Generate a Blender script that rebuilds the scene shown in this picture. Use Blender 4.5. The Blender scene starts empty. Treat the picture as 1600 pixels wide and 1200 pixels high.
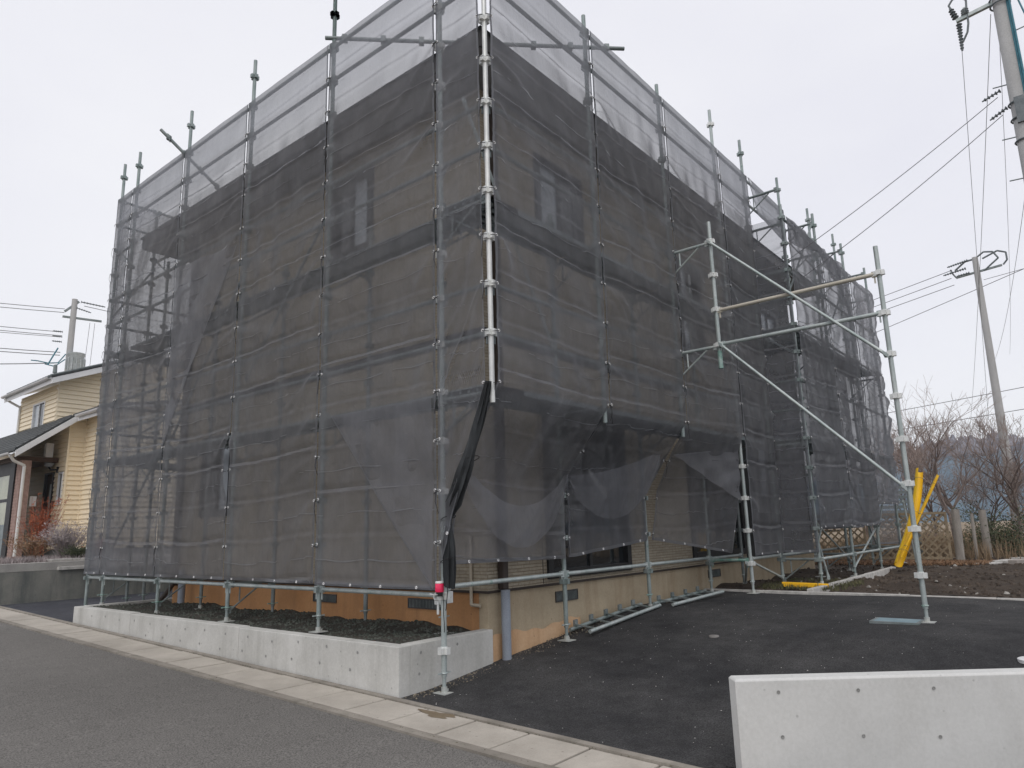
import bpy, bmesh, math, random
import numpy as np
from mathutils import Vector, Matrix

random.seed(7)
rng = np.random.default_rng(5)
scene = bpy.context.scene
COL = scene.collection

# ---------------------------------------------------------------- camera
cam_d = bpy.data.cameras.new('camera')
cam = bpy.data.objects.new('camera', cam_d)
COL.objects.link(cam)
A, B, G = 0.68790, 0.20360, -0.02750
ca, sa, cb, sb, cg, sg = math.cos(A), math.sin(A), math.cos(B), math.sin(B), math.cos(G), math.sin(G)
fwd = Vector((ca*cb, sa*cb, sb))
r_ = Vector((sa, -ca, 0))
u_ = r_.cross(fwd)
r2 = r_*cg + u_*sg
u2 = u_*cg - r_*sg
mw = Matrix((r2, u2, -fwd)).transposed().to_4x4()
mw.translation = Vector((-4.5271, -4.5537, 0.5393))
cam.matrix_world = mw
cam_d.sensor_width = 36.0
cam_d.lens = 1105.88/1600*36
cam_d.clip_start = 0.1
cam_d.clip_end = 3000
scene.camera = cam

# ---------------------------------------------------------------- sky, sun, exposure
world = bpy.data.worlds.new('World')
scene.world = world
world.use_nodes = True
wn, wl = world.node_tree.nodes, world.node_tree.links
wn.clear()
SUN_EL, SUN_AZ = math.radians(52), math.atan2(-0.55, -1.0)
wo = wn.new('ShaderNodeOutputWorld')
bg_sky = wn.new('ShaderNodeBackground'); bg_cl = wn.new('ShaderNodeBackground')
sky = wn.new('ShaderNodeTexSky'); sky.sky_type = 'NISHITA'; sky.sun_disc = False
sky.sun_elevation = SUN_EL
sky.sun_rotation = math.radians(90) - SUN_AZ
bg_sky.inputs[1].default_value = 0.1
wl.new(sky.outputs[0], bg_sky.inputs[0])
tc = wn.new('ShaderNodeTexCoord')
mp = wn.new('ShaderNodeMapping'); mp.inputs['Scale'].default_value = (1.2, 1.2, 2.6)
nz = wn.new('ShaderNodeTexNoise'); nz.inputs['Scale'].default_value = 1.3; nz.inputs['Detail'].default_value = 4; nz.inputs['Roughness'].default_value = .5
cr = wn.new('ShaderNodeValToRGB')
cr.color_ramp.elements[0].position = .3; cr.color_ramp.elements[0].color = (.885, .885, .955, 1)
cr.color_ramp.elements[1].position = .68; cr.color_ramp.elements[1].color = (.985, .985, 1.02, 1)
wl.new(tc.outputs['Generated'], mp.inputs[0]); wl.new(mp.outputs[0], nz.inputs[0]); wl.new(nz.outputs[0], cr.inputs[0])
wl.new(cr.outputs[0], bg_cl.inputs[0]); bg_cl.inputs[1].default_value = 1.0
mxw = wn.new('ShaderNodeMixShader'); mxw.inputs[0].default_value = .92
wl.new(bg_sky.outputs[0], mxw.inputs[1]); wl.new(bg_cl.outputs[0], mxw.inputs[2]); wl.new(mxw.outputs[0], wo.inputs[0])

sun_d = bpy.data.lights.new('sun', 'SUN')
sun_d.energy = 1.1; sun_d.angle = math.radians(40); sun_d.color = (1, .96, .9)
sun = bpy.data.objects.new('sun', sun_d); COL.objects.link(sun)
sdir = Vector((math.cos(SUN_AZ)*math.cos(SUN_EL), math.sin(SUN_AZ)*math.cos(SUN_EL), math.sin(SUN_EL)))
sun.rotation_euler = sdir.to_track_quat('Z', 'Y').to_euler()
sun.location = (0, 0, 30)

vs = scene.view_settings
vs.view_transform = 'Standard'; vs.look = 'None'; vs.exposure = 0.0; vs.gamma = 1.0
vs.use_curve_mapping = False
scene.cycles.transparent_max_bounces = 24
scene.cycles.max_bounces = 6

# ---------------------------------------------------------------- helpers
def tag(o, label=None, cat=None, group=None, kind=None):
    if label: o['label'] = label
    if cat: o['category'] = cat
    if group: o['group'] = group
    if kind: o['kind'] = kind
    return o

def empty(name, loc=(0, 0, 0), label=None, cat=None, group=None):
    o = bpy.data.objects.new(name, None); COL.objects.link(o)
    o.location = loc; o.empty_display_size = .2
    return tag(o, label, cat, group)

class MB:
    """collects verts/faces in WORLD coordinates"""
    def __init__(s): s.v = []; s.f = []
    def add(s, vs_, fs):
        n = len(s.v); s.v += [tuple(v) for v in vs_]; s.f += [tuple(i+n for i in f) for f in fs]; return s
    def box(s, x0, x1, y0, y1, z0, z1):
        v = [(x0,y0,z0),(x1,y0,z0),(x1,y1,z0),(x0,y1,z0),(x0,y0,z1),(x1,y0,z1),(x1,y1,z1),(x0,y1,z1)]
        return s.add(v, [(3,2,1,0),(4,5,6,7),(0,1,5,4),(1,2,6,5),(2,3,7,6),(3,0,4,7)])
    def obox(s, c, ax, ay, az, hx, hy, hz):
        c = Vector(c); ax = Vector(ax).normalized()*hx; ay = Vector(ay).normalized()*hy; az = Vector(az).normalized()*hz
        v = [c+ax*i+ay*j+az*k for k in (-1,1) for i,j in ((-1,-1),(1,-1),(1,1),(-1,1))]
        return s.add(v, [(3,2,1,0),(4,5,6,7),(0,1,5,4),(1,2,6,5),(2,3,7,6),(3,0,4,7)])
    def beam(s, p, q, w, h, up=(0,0,1)):
        p, q = Vector(p), Vector(q); d = q-p; L = d.length; d.normalize()
        up = Vector(up); sd = d.cross(up)
        if sd.length < 1e-4: sd = d.cross(Vector((1,0,0)))
        sd.normalize(); up2 = sd.cross(d)
        return s.obox((p+q)/2, d, sd, up2, L/2, w/2, h/2)
    def tube(s, p, q, r, r2=None, n=10, caps=True):
        p, q = Vector(p), Vector(q); d = (q-p)
        if d.length < 1e-6: return s
        d.normalize(); a = d.orthogonal().normalized(); b = d.cross(a)
        if r2 is None: r2 = r
        v = []
        for c, rr in ((p, r), (q, r2)):
            for i in range(n):
                t = 2*math.pi*i/n; v.append(c + (a*math.cos(t)+b*math.sin(t))*rr)
        f = [(i, (i+1) % n, n+(i+1) % n, n+i) for i in range(n)]
        if caps: f += [tuple(range(n-1, -1, -1)), tuple(range(n, 2*n))]
        return s.add(v, f)
    def path(s, pts, r, n=6):
        for a, b in zip(pts[:-1], pts[1:]): s.tube(a, b, r, n=n, caps=True)
        return s
    def ring(s, c, axis, R, r, n=10, m=5):
        c = Vector(c); d = Vector(axis).normalized(); a = d.orthogonal().normalized(); b = d.cross(a)
        v = []; f = []
        for i in range(n):
            t = 2*math.pi*i/n; e = a*math.cos(t)+b*math.sin(t)
            for j in range(m):
                w = 2*math.pi*j/m; v.append(c+e*(R+r*math.cos(w))+d*r*math.sin(w))
        for i in range(n):
            for j in range(m):
                f.append((i*m+j, ((i+1)%n)*m+j, ((i+1)%n)*m+(j+1)%m, i*m+(j+1)%m))
        return s.add(v, f)
    def lathe(s, c, prof, n=16):
        c = Vector(c); v = []; f = []
        for r, z in prof:
            for i in range(n):
                t = 2*math.pi*i/n; v.append((c.x+r*math.cos(t), c.y+r*math.sin(t), c.z+z))
        for k in range(len(prof)-1):
            for i in range(n): f.append((k*n+i, k*n+(i+1)%n, (k+1)*n+(i+1)%n, (k+1)*n+i))
        return s.add(v, f)
    def grid(s, fn, nu, nv):
        n = len(s.v)
        for j in range(nv+1):
            for i in range(nu+1): s.v.append(tuple(fn(i/nu, j/nv)))
        for j in range(nv):
            for i in range(nu):
                a = n+j*(nu+1)+i; s.f.append((a, a+1, a+nu+2, a+nu+1))
        return s
    def build(s, name, mat, parent=None, smooth=False, bevel=0, kind=None, label=None, cat=None, group=None):
        me = bpy.data.meshes.new(name)
        org = Vector((0, 0, 0))
        if parent is None and s.v:
            a = np.array(s.v); org = Vector((a[:,0].mean(), a[:,1].mean(), a[:,2].min()))
        pl = parent_world(parent) if parent else org
        me.from_pydata([tuple(Vector(v)-pl) for v in s.v], [], s.f)
        me.validate(); me.update()
        if smooth:
            me.polygons.foreach_set('use_smooth', [True]*len(me.polygons))
            try: me.set_sharp_from_angle(angle=math.radians(50))
            except Exception: pass
        me.materials.append(mat)
        o = bpy.data.objects.new(name, me); COL.objects.link(o)
        if parent: o.parent = parent
        else: o.location = org
        if bevel:
            m = o.modifiers.new('bevel', 'BEVEL'); m.width = bevel; m.segments = 2; m.limit_method = 'ANGLE'
        return tag(o, label, cat, group, kind)

def parent_world(p):
    v = Vector((0, 0, 0))
    while p: v += p.location; p = p.parent
    return v

# ---------------------------------------------------------------- materials
def new_mat(name):
    m = bpy.data.materials.new(name); m.use_nodes = True
    nt = m.node_tree; nt.nodes.clear()
    out = nt.nodes.new('ShaderNodeOutputMaterial'); b = nt.nodes.new('ShaderNodeBsdfPrincipled')
    nt.links.new(b.outputs[0], out.inputs[0])
    return m, nt, b, out

def ramp(nt, src, stops):
    c = nt.nodes.new('ShaderNodeValToRGB'); el = c.color_ramp.elements
    el[0].position, el[0].color = stops[0][0], (*stops[0][1], 1)
    el[1].position, el[1].color = stops[-1][0], (*stops[-1][1], 1)
    for p, col in stops[1:-1]:
        e = el.new(p); e.color = (*col, 1)
    nt.links.new(src, c.inputs[0]); return c.outputs[0]

def noise(nt, scale, detail=4, rough=.55, vec=None, stretch=None, dist=0):
    n = nt.nodes.new('ShaderNodeTexNoise'); n.inputs['Scale'].default_value = scale
    n.inputs['Detail'].default_value = detail; n.inputs['Roughness'].default_value = rough
    n.inputs['Distortion'].default_value = dist
    if vec is None:
        t = nt.nodes.new('ShaderNodeTexCoord'); vec = t.outputs['Object']
    if stretch:
        m = nt.nodes.new('ShaderNodeMapping'); m.inputs['Scale'].default_value = stretch
        nt.links.new(vec, m.inputs[0]); vec = m.outputs[0]
    nt.links.new(vec, n.inputs['Vector']); return n.outputs[0]

def mixc(nt, fac, a, b, mode='MIX'):
    m = nt.nodes.new('ShaderNodeMix'); m.data_type = 'RGBA'; m.blend_type = mode
    for sock, val in ((m.inputs[0], fac), (m.inputs[6], a), (m.inputs[7], b)):
        if isinstance(val, (int, float)): sock.default_value = val
        elif isinstance(val, tuple): sock.default_value = (*val, 1)
        else: nt.links.new(val, sock)
    return m.outputs[2]

def mathn(nt, op, a, b=None, clamp=False):
    m = nt.nodes.new('ShaderNodeMath'); m.operation = op; m.use_clamp = clamp
    for s, v in zip(m.inputs, (a, b)):
        if v is None: continue
        if isinstance(v, (int, float)): s.default_value = v
        else: nt.links.new(v, s)
    return m.outputs[0]

def bump(nt, b, h, strength=.3, dist=.01):
    n = nt.nodes.new('ShaderNodeBump'); n.inputs['Strength'].default_value = strength; n.inputs['Distance'].default_value = dist
    nt.links.new(h, n.inputs['Height']); nt.links.new(n.outputs[0], b.inputs['Normal'])

def stain_mat(name, c1, c2, scale=4, rough=.7, metal=0, fine=60, fbump=.2, fdist=.004, stretch=None, c3=None, c3lim=.62, spec=.4):
    m, nt, b, _ = new_mat(name)
    n1 = noise(nt, scale, 6, .6, stretch=stretch); n2 = noise(nt, fine, 3, .6)
    c = ramp(nt, n1, [(.32, c1), (.68, c2)])
    if c3:
        n3 = noise(nt, scale*2.3, 5, .7, stretch=stretch)
        f = ramp(nt, n3, [(c3lim, (0, 0, 0)), (c3lim+.1, (1, 1, 1))])
        c = mixc(nt, f, c, c3)
    c = mixc(nt, .35, c, ramp(nt, n2, [(.3, (.35,)*3), (.7, (.68,)*3)]), 'OVERLAY')
    nt.links.new(c, b.inputs['Base Color'])
    b.inputs['Roughness'].default_value = rough; b.inputs['Metallic'].default_value = metal
    b.inputs['Specular IOR Level'].default_value = spec
    if fbump: bump(nt, b, n2, fbump, fdist)
    return m

M = {}
M['steel'] = stain_mat('galvanised_steel', (.33,.385,.38), (.50,.54,.53), 7, .5, .35, 120, .1, .001, stretch=(1,1,.4), c3=(.20,.34,.30), c3lim=.62)
M['steel_dark'] = stain_mat('weathered_shaded_steel', (.15,.18,.18), (.27,.30,.30), 6, .55, .35, 120, .1, .001, c3=(.16,.22,.2), c3lim=.6)  # on netted tubes the darker tone paints in the shade; elsewhere plain weathered steel
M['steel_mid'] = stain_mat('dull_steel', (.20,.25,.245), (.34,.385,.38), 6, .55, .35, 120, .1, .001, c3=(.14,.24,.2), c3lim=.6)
M['steel_bright'] = stain_mat('bright_steel', (.60,.62,.61), (.78,.79,.77), 7, .45, .3, 120, .1, .001, c3=(.42,.43,.42), c3lim=.64)
M['steel_tan'] = stain_mat('tan_steel', (.45,.42,.35), (.58,.54,.46), 3, .55, .2, 120, .1, .001)
M['steel_green'] = stain_mat('green_stained_steel', (.12,.30,.24), (.40,.48,.46), 9, .55, .2, 90, .1, .001)
M['board'] = stain_mat('walkway_steel', (.20,.24,.25), (.32,.36,.37), 5, .6, .3, 90, .1, .001)
M['plate'] = stain_mat('base_plate', (.36,.38,.37), (.52,.53,.50), 9, .6, .2, 90)
M['white_metal'] = stain_mat('zinc_white', (.7,.7,.7), (.85,.85,.85), 9, .4, .2, 90, 0)
M['cord'] = stain_mat('black_cord', (.012,.012,.013), (.02,.02,.02), 9, .7, 0, 90, 0)
M['cloth_dark'] = stain_mat('bunched_net', (.012,.014,.016), (.045,.05,.054), 9, .85, 0, 200, .3, .004, stretch=(1,1,.2))
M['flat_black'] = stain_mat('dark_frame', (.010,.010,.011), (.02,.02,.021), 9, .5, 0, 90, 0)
M['pipe_grey'] = stain_mat('grey_plastic_pipe', (.23,.26,.31), (.29,.32,.37), 3, .45, 0, 90, 0)
M['pipe_beige'] = stain_mat('beige_pipe', (.42,.37,.29), (.5,.44,.35), 3, .5, 0, 90, 0)
M['pipe_brown'] = stain_mat('brown_downpipe', (.030,.022,.018), (.05,.036,.028), 3, .5, 0, 90, 0)
M['pipe_white'] = stain_mat('white_pipe', (.62,.62,.6), (.76,.76,.74), 3, .5, 0, 90, 0)
M['yellow'] = stain_mat('yellow_plastic', (.70,.42,.012), (.85,.55,.02), 3, .5, 0, 60, .05)
M['yellow_bright'] = stain_mat('bright_yellow_orange', (.95,.50,.015), (.98,.56,.02), 3, .45, 0, 60, .05)
M['white_paint'] = stain_mat('white_paint', (.66,.67,.68), (.78,.78,.78), 2, .5, 0, 60, .05)
M['roof_dark'] = stain_mat('dark_roof', (.03,.034,.036), (.06,.066,.066), 8, .6, 0, 60, .4, .01)
M['soffit'] = stain_mat('soffit_board', (.16,.155,.15), (.22,.215,.21), 3, .7, 0, 60, .05)
M['fascia'] = stain_mat('fascia_brown', (.045,.042,.042), (.07,.066,.064), 3, .6, 0, 60, .05)
M['wood_grey'] = stain_mat('weathered_log', (.22,.2,.18), (.4,.37,.33), 8, .85, 0, 60, .5, .01, stretch=(1,1,.15))
M['wood_lattice'] = stain_mat('lattice_wood', (.22,.17,.11), (.36,.29,.2), 8, .85, 0, 60, .3, .004)
M['bark'] = stain_mat('bark', (.13,.10,.09), (.22,.175,.155), 8, .9, 0, 60, .5, .01)
M['twig'] = stain_mat('reddish_twigs', (.22,.17,.15), (.32,.255,.225), 8, .9, 0, 60, 0)
M['drygrass'] = stain_mat('dry_grass', (.20,.145,.09), (.34,.25,.16), 5, .9, 0, 60, 0)
M['rustleaf'] = stain_mat('rust_leaves', (.26,.06,.03), (.40,.13,.06), 5, .9, 0, 60, 0)
M['darkleaf'] = stain_mat('dark_leaves', (.03,.045,.02), (.08,.085,.04), 5, .8, 0, 60, 0)
M['greyplant'] = stain_mat('grey_dry_plant', (.28,.24,.24), (.42,.37,.37), 5, .9, 0, 60, 0)
M['red'] = stain_mat('red_lens', (.75,.02,.09), (.9,.05,.14), 9, .2, 0, 60, 0)
M['brown_door'] = stain_mat('brown_door', (.05,.028,.018), (.09,.05,.03), 6, .5, 0, 60, .1)
M['pole_conc'] = stain_mat('utility_pole_concrete', (.36,.36,.36), (.47,.47,.465), 3, .8, 0, 60, .2, .003, stretch=(1,1,.3))
M['porcelain'] = stain_mat('insulator', (.32,.36,.37), (.5,.53,.54), 9, .3, 0, 60, 0)
M['insul_dark'] = stain_mat('dark_fitting', (.10,.12,.13), (.18,.2,.21), 9, .5, 0, 60, 0)
M['wire'] = stain_mat('wire', (.10,.10,.11), (.14,.14,.15), 9, .5, 0, 60, 0)
M['teal'] = stain_mat('teal_cable', (.03,.14,.19), (.06,.22,.28), 9, .5, 0, 60, 0)
M['stone_white'] = stain_mat('pale_stone', (.4,.39,.37), (.62,.6,.57), 9, .8, 0, 60, .3)
M['cover_blue'] = stain_mat('blue_grey_lid', (.16,.24,.28), (.24,.33,.37), 6, .6, 0, 120, .3, .003)
M['brick_pink'] = stain_mat('pink_brick', (.30,.2,.17), (.42,.29,.25), 12, .8, 0, 60, .3)
M['block'] = stain_mat('block_wall', (.27,.24,.22), (.40,.36,.33), 5, .9, 0, 60, .4, .006)
M['red_roof'] = stain_mat('faded_red_roof', (.36,.20,.20), (.45,.27,.27), 3, .8, 0, 60, 0)

def concrete(name, c1, c2, dark, streak=.5, fine=45):
    m, nt, b, _ = new_mat(name)
    n1 = noise(nt, 1.7, 7, .62); n2 = noise(nt, fine, 4, .7); n3 = noise(nt, 3.0, 6, .65, stretch=(1.6, 1.6, .22))
    c = ramp(nt, n1, [(.3, c1), (.7, c2)])
    c = mixc(nt, mathn(nt, 'MULTIPLY', ramp(nt, n3, [(.48, (0,0,0)), (.72, (1,1,1))]), streak), c, dark)
    vo = nt.nodes.new('ShaderNodeTexVoronoi'); vo.inputs['Scale'].default_value = 9
    t = nt.nodes.new('ShaderNodeTexCoord'); nt.links.new(t.outputs['Object'], vo.inputs['Vector'])
    pits = ramp(nt, vo.outputs['Distance'], [(.05, (1,1,1)), (.09, (0,0,0))])
    c = mixc(nt, mathn(nt, 'MULTIPLY', pits, .45), c, tuple(x*.45 for x in dark))
    c = mixc(nt, .25, c, ramp(nt, n2, [(.3, (.35,)*3), (.7, (.66,)*3)]), 'OVERLAY')
    nt.links.new(c, b.inputs['Base Color']); b.inputs['Roughness'].default_value = .85
    b.inputs['Specular IOR Level'].default_value = .25
    bump(nt, b, n2, .25, .003)
    return m
M['conc'] = concrete('planter_concrete', (.44,.435,.41), (.59,.585,.56), (.34,.335,.31), .6)
M['conc_light'] = concrete('pale_wall_concrete', (.54,.54,.525), (.64,.64,.625), (.50,.49,.465), .3)
M['conc_old'] = concrete('old_wall_concrete', (.15,.16,.15), (.27,.265,.24), (.09,.10,.10), .8)
M['gutter'] = concrete('gutter_concrete', (.34,.31,.27), (.50,.46,.405), (.28,.25,.21), .3, 80)
M['gutter_edge'] = concrete('gutter_edge_concrete', (.20,.18,.155), (.34,.31,.27), (.12,.115,.09), .6, 80)
M['render_beige'] = concrete('beige_foundation', (.38,.31,.215), (.48,.40,.285), (.30,.22,.14), .6)
M['render_orange'] = concrete('orange_foundation', (.40,.20,.085), (.50,.27,.125), (.30,.16,.08), .6)
M['render_raw'] = concrete('raw_orange_footing', (.50,.31,.17), (.62,.42,.26), (.36,.2,.1), .6)

def asphalt(name, c1, c2, speck, bumpy=.6, sp=(.05, .09), wide=.9, mot=.62):
    m, nt, b, _ = new_mat(name)
    n1 = noise(nt, wide, 7, .65); n2 = noise(nt, 90, 4, .8); n4 = noise(nt, 6, 5, .7)
    c = ramp(nt, n1, [(.34, c1), (.68, c2)])
    c = mixc(nt, mot, c, ramp(nt, n4, [(.3, (.30,)*3), (.72, (.72,)*3)]), 'OVERLAY')
    c = mixc(nt, .9, c, ramp(nt, n2, [(.34, (.12,)*3), (.68, (.88,)*3)]), 'OVERLAY')
    t = nt.nodes.new('ShaderNodeTexCoord')
    vo = nt.nodes.new('ShaderNodeTexVoronoi'); vo.inputs['Scale'].default_value = 55
    nt.links.new(t.outputs['Object'], vo.inputs['Vector'])
    s1 = ramp(nt, vo.outputs['Distance'], [(sp[0], (1,1,1)), (sp[1], (0,0,0))])
    s2 = ramp(nt, noise(nt, 9, 4, .7), [(.56, (0,0,0)), (.66, (1,1,1))])
    c = mixc(nt, mathn(nt, 'MULTIPLY', s1, s2), c, speck)
    nt.links.new(c, b.inputs['Base Color']); b.inputs['Roughness'].default_value = .9
    b.inputs['Specular IOR Level'].default_value = .2
    bump(nt, b, n2, bumpy, .006)
    return m
M['asphalt_new'] = asphalt('fresh_dark_asphalt', (.028,.028,.030), (.064,.063,.063), (.32,.31,.29))
M['asphalt_lane'] = asphalt('blue_grey_asphalt', (.045,.047,.058), (.07,.072,.083), (.2,.2,.2))
M['asphalt_road'] = asphalt('worn_road_asphalt', (.150,.143,.134), (.182,.173,.162), (.38,.37,.35), .5, (.03,.05), .35, .12)
M['soil'] = asphalt('dark_gravel_soil', (.035,.034,.030), (.075,.068,.058), (.34,.33,.3), 1.0, (.12,.18), 2)
M['yard'] = asphalt('yard_soil', (.045,.034,.027), (.10,.078,.06), (.4,.38,.34), 1.0, (.10,.14), 1.2)
M['field'] = stain_mat('field_ground', (.16,.12,.08), (.28,.22,.15), .5, .95, 0, 8, .6, .03)
M['garden'] = stain_mat('garden_soil', (.13,.105,.085), (.26,.21,.18), 3, .95, 0, 20, .8, .03)

def siding_mat():
    m, nt, b, _ = new_mat('brick_textured_siding')
    t = nt.nodes.new('ShaderNodeTexCoord'); sep = nt.nodes.new('ShaderNodeSeparateXYZ')
    nt.links.new(t.outputs['Object'], sep.inputs[0])
    hx = mathn(nt, 'ADD', sep.outputs[0], sep.outputs[1])
    cb_ = nt.nodes.new('ShaderNodeCombineXYZ'); nt.links.new(hx, cb_.inputs[0]); nt.links.new(sep.outputs[2], cb_.inputs[1])
    br = nt.nodes.new('ShaderNodeTexBrick'); nt.links.new(cb_.outputs[0], br.inputs['Vector'])
    br.inputs['Scale'].default_value = 1; br.inputs['Brick Width'].default_value = .19; br.inputs['Row Height'].default_value = .034
    br.inputs['Mortar Size'].default_value = .0045; br.inputs['Mortar Smooth'].default_value = .6
    br.inputs['Color1'].default_value = (.35,.305,.235,1); br.inputs['Color2'].default_value = (.42,.37,.29,1)
    br.inputs['Mortar'].default_value = (.29,.235,.16,1)
    n2 = noise(nt, 22, 5, .7)
    c = mixc(nt, .45, br.outputs['Color'], ramp(nt, n2, [(.3, (.3,)*3), (.7, (.7,)*3)]), 'OVERLAY')
    nt.links.new(c, b.inputs['Base Color']); b.inputs['Roughness'].default_value = .85
    h = mathn(nt, 'ADD', mathn(nt, 'MULTIPLY', br.outputs['Fac'], -1.0), mathn(nt, 'MULTIPLY', n2, .7))
    bump(nt, b, h, .8, .012)
    return m
M['siding'] = siding_mat()
def lap_mat(name, c1, c2):
    m = stain_mat(name, c1, c2, .6, .6, 0, 30, .05, .002); return m
M['lap_cream'] = lap_mat('cream_lap_siding', (.85,.73,.53), (.90,.79,.60))

def glass_mat(name, base, rough=.04, emis=None):
    m, nt, b, _ = new_mat(name)
    n1 = noise(nt, 2, 3, .5)
    nt.links.new(ramp(nt, n1, [(.3, base), (.7, tuple(x*1.5 for x in base))]), b.inputs['Base Color'])
    b.inputs['Roughness'].default_value = rough; b.inputs['Specular IOR Level'].default_value = .8
    return m
M['glass'] = glass_mat('dark_window_glass', (.015,.018,.02))
M['glass_pale'] = glass_mat('pale_window_glass', (.30,.33,.36), .15)
M['glass_green'] = glass_mat('curtained_glass', (.26,.27,.17), .15)
M['glass_frost'] = glass_mat('frosted_glass', (.20,.22,.20), .3)

def net_mat(name, col, alpha, var=.06):
    m, nt, b, out = new_mat(name)
    nt.nodes.remove(b)
    t = nt.nodes.new('ShaderNodeTexCoord')
    col_n = noise(nt, 2.4, 5, .6)
    streak = noise(nt, 26, 4, .65, stretch=(1, 1, .05))
    cloth = noise(nt, 5, 6, .7, stretch=(1, 1, .35), dist=.6)
    c = ramp(nt, col_n, [(.3, tuple(x*.86 for x in col)), (.7, tuple(x*1.14 for x in col))])
    dif = nt.nodes.new('ShaderNodeBsdfDiffuse'); trl = nt.nodes.new('ShaderNodeBsdfTranslucent'); trp = nt.nodes.new('ShaderNodeBsdfTransparent')
    nt.links.new(c, dif.inputs[0]); nt.links.new(c, trl.inputs[0])
    bp = nt.nodes.new('ShaderNodeBump'); bp.inputs['Strength'].default_value = .6; bp.inputs['Distance'].default_value = .05
    nt.links.new(mathn(nt, 'ADD', cloth, mathn(nt, 'MULTIPLY', streak, .35)), bp.inputs['Height'])
    nt.links.new(bp.outputs[0], dif.inputs['Normal']); nt.links.new(bp.outputs[0], trl.inputs['Normal'])
    m1 = nt.nodes.new('ShaderNodeMixShader'); m1.inputs[0].default_value = .74
    nt.links.new(dif.outputs[0], m1.inputs[1]); nt.links.new(trl.outputs[0], m1.inputs[2])
    a = mathn(nt, 'ADD', alpha-var*.9, mathn(nt, 'MULTIPLY', mathn(nt, 'ADD', streak, col_n), var), True)
    # a porous sheet lets less light straight through where its folds turn away: T = T0^(1/cos)
    lw = nt.nodes.new('ShaderNodeLayerWeight'); lw.inputs['Blend'].default_value = .5
    cs = mathn(nt, 'MAXIMUM', mathn(nt, 'SUBTRACT', 1.0, lw.outputs['Facing']), .22)
    a = mathn(nt, 'SUBTRACT', 1.0, mathn(nt, 'POWER', mathn(nt, 'SUBTRACT', 1.0, a), mathn(nt, 'DIVIDE', 1.0, cs)), True)
    m2 = nt.nodes.new('ShaderNodeMixShader'); nt.links.new(a, m2.inputs[0])
    nt.links.new(trp.outputs[0], m2.inputs[1]); nt.links.new(m1.outputs[0], m2.inputs[2])
    nt.links.new(m2.outputs[0], out.inputs[0])
    return m
M['net'] = net_mat('grey_mesh_fabric', (.39,.397,.425), .43)
M['net_fold'] = net_mat('doubled_mesh_fabric', (.50,.51,.55), .34)
M['net_hem'] = net_mat('grey_mesh_hem', (.38,.39,.42), .80)

# ---------------------------------------------------------------- ground heights
def road_z(y): return -.795 + .0265*(max(-30, min(y, 30))-.19)
def drive_z(x, y):
    base = np.interp(x, [-.35, 0, .9, 1.8, 2.7, 3.6, 5.5, 9], [-.80, -.79, -.70, -.60, -.51, -.447, -.40, -.38])
    w = max(0, 1-max(0, x+.35)/3.2)
    return float(base) + .0265*y*w

def struct(mb, name, mat, smooth=False, **k):
    return mb.build(name, mat, None, smooth, kind='structure', **k)

g = MB(); g.grid(lambda u, v: (-90+u*500, -210+v*520, -1.25), 8, 8)
struct(g, 'ground', M['field'])
g = MB(); g.grid(lambda u, v: (-9.0+u*8.05, -25+v*75, road_z(-25+v*75)-.012+.02*math.sin(u*3.1)), 10, 60)
struct(g, 'road', M['asphalt_road'], True)
# driveway in front of the right-hand face (also runs under the house edge)
g = MB()
def dfn(u, v):
    x = -.355+u*5.9; y = -14+v*14.45
    # ground drops in front of the diagonal boundary wall
    dd_ = (x+.352)*.777+(y+2.735)*.630
    if dd_ < .12: return (x, y, drive_z(x, y)-.22)
    return (x, y, drive_z(x, y) + .012*math.sin(x*2.3+y*1.7)*min(1, max(0, x-.3)))
g.grid(dfn, 90, 200)
struct(g, 'driveway', M['asphalt_new'], True)
# side lane to the left of the planter
g = MB(); g.grid(lambda u, v: (-.355+u*16, 7.30+v*3.45, road_z(7.3+v*3.45)+.006*u*8*(1-v*.5)), 12, 6)
struct(g, 'side_lane', M['asphalt_lane'])
# planter soil
g = MB()
def sfn(u, v):
    x = -.20+u*1.05; y = .33+v*6.8
    return (x, y, -.425+.02*math.sin(5*x+3*y)+.015*math.sin(13*y+7*x) + .03*u)
g.grid(sfn, 24, 110)
struct(g, 'planter_soil', M['soil'], True)
# back yard soil beyond the kerb
g = MB()
def yfn(u, v):
    x = 5.62+u*9.5; y = -16+v*18
    h = .03*math.sin(2.1*x+1.3*y)+.02*math.sin(5.3*x-2.9*y)+.012*math.sin(11*x+8*y)
    return (x, y, -.405+h*min(1, (x-5.62)*2)+max(0, x-8)*.006)
g.grid(yfn, 90, 120)
struct(g, 'yard_soil', M['yard'], True)
g = MB(); g.grid(lambda u, v: (14.9+u*80, -40+v*90, -.36+.05*math.sin(u*40)+.4*u), 20, 20)
struct(g, 'back_field', M['field'], True)
g = MB(); g.grid(lambda u, v: (-.20+u*60, 10.95+v*60, .17+.02*math.sin(u*90)+.04*min(1, v*8)), 40, 20)
struct(g, 'neighbour_ground', M['garden'], True)
# hill at the right, far behind
g = MB()
def hfn(u, v):
    y = -160+u*420; x = 210+v*160
    prof = 21+5*math.sin(y*.021+1)+2.5*math.sin(y*.06)+1.2*math.sin(y*.17)
    return (x, y, -1.6 + prof*math.sin(min(1, v*1.6)*math.pi/2) + .9*math.sin(y*.9)*math.sin(v*30) )
g.grid(hfn, 260, 30)
M['hill'] = stain_mat('wooded_hill', (.06,.10,.135), (.10,.15,.195), .06, .95, 0, .5, .8, 1.0)  # blue of the distant haze is mixed into the base colour
struct(g, 'wooded_hill', M['hill'])
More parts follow.
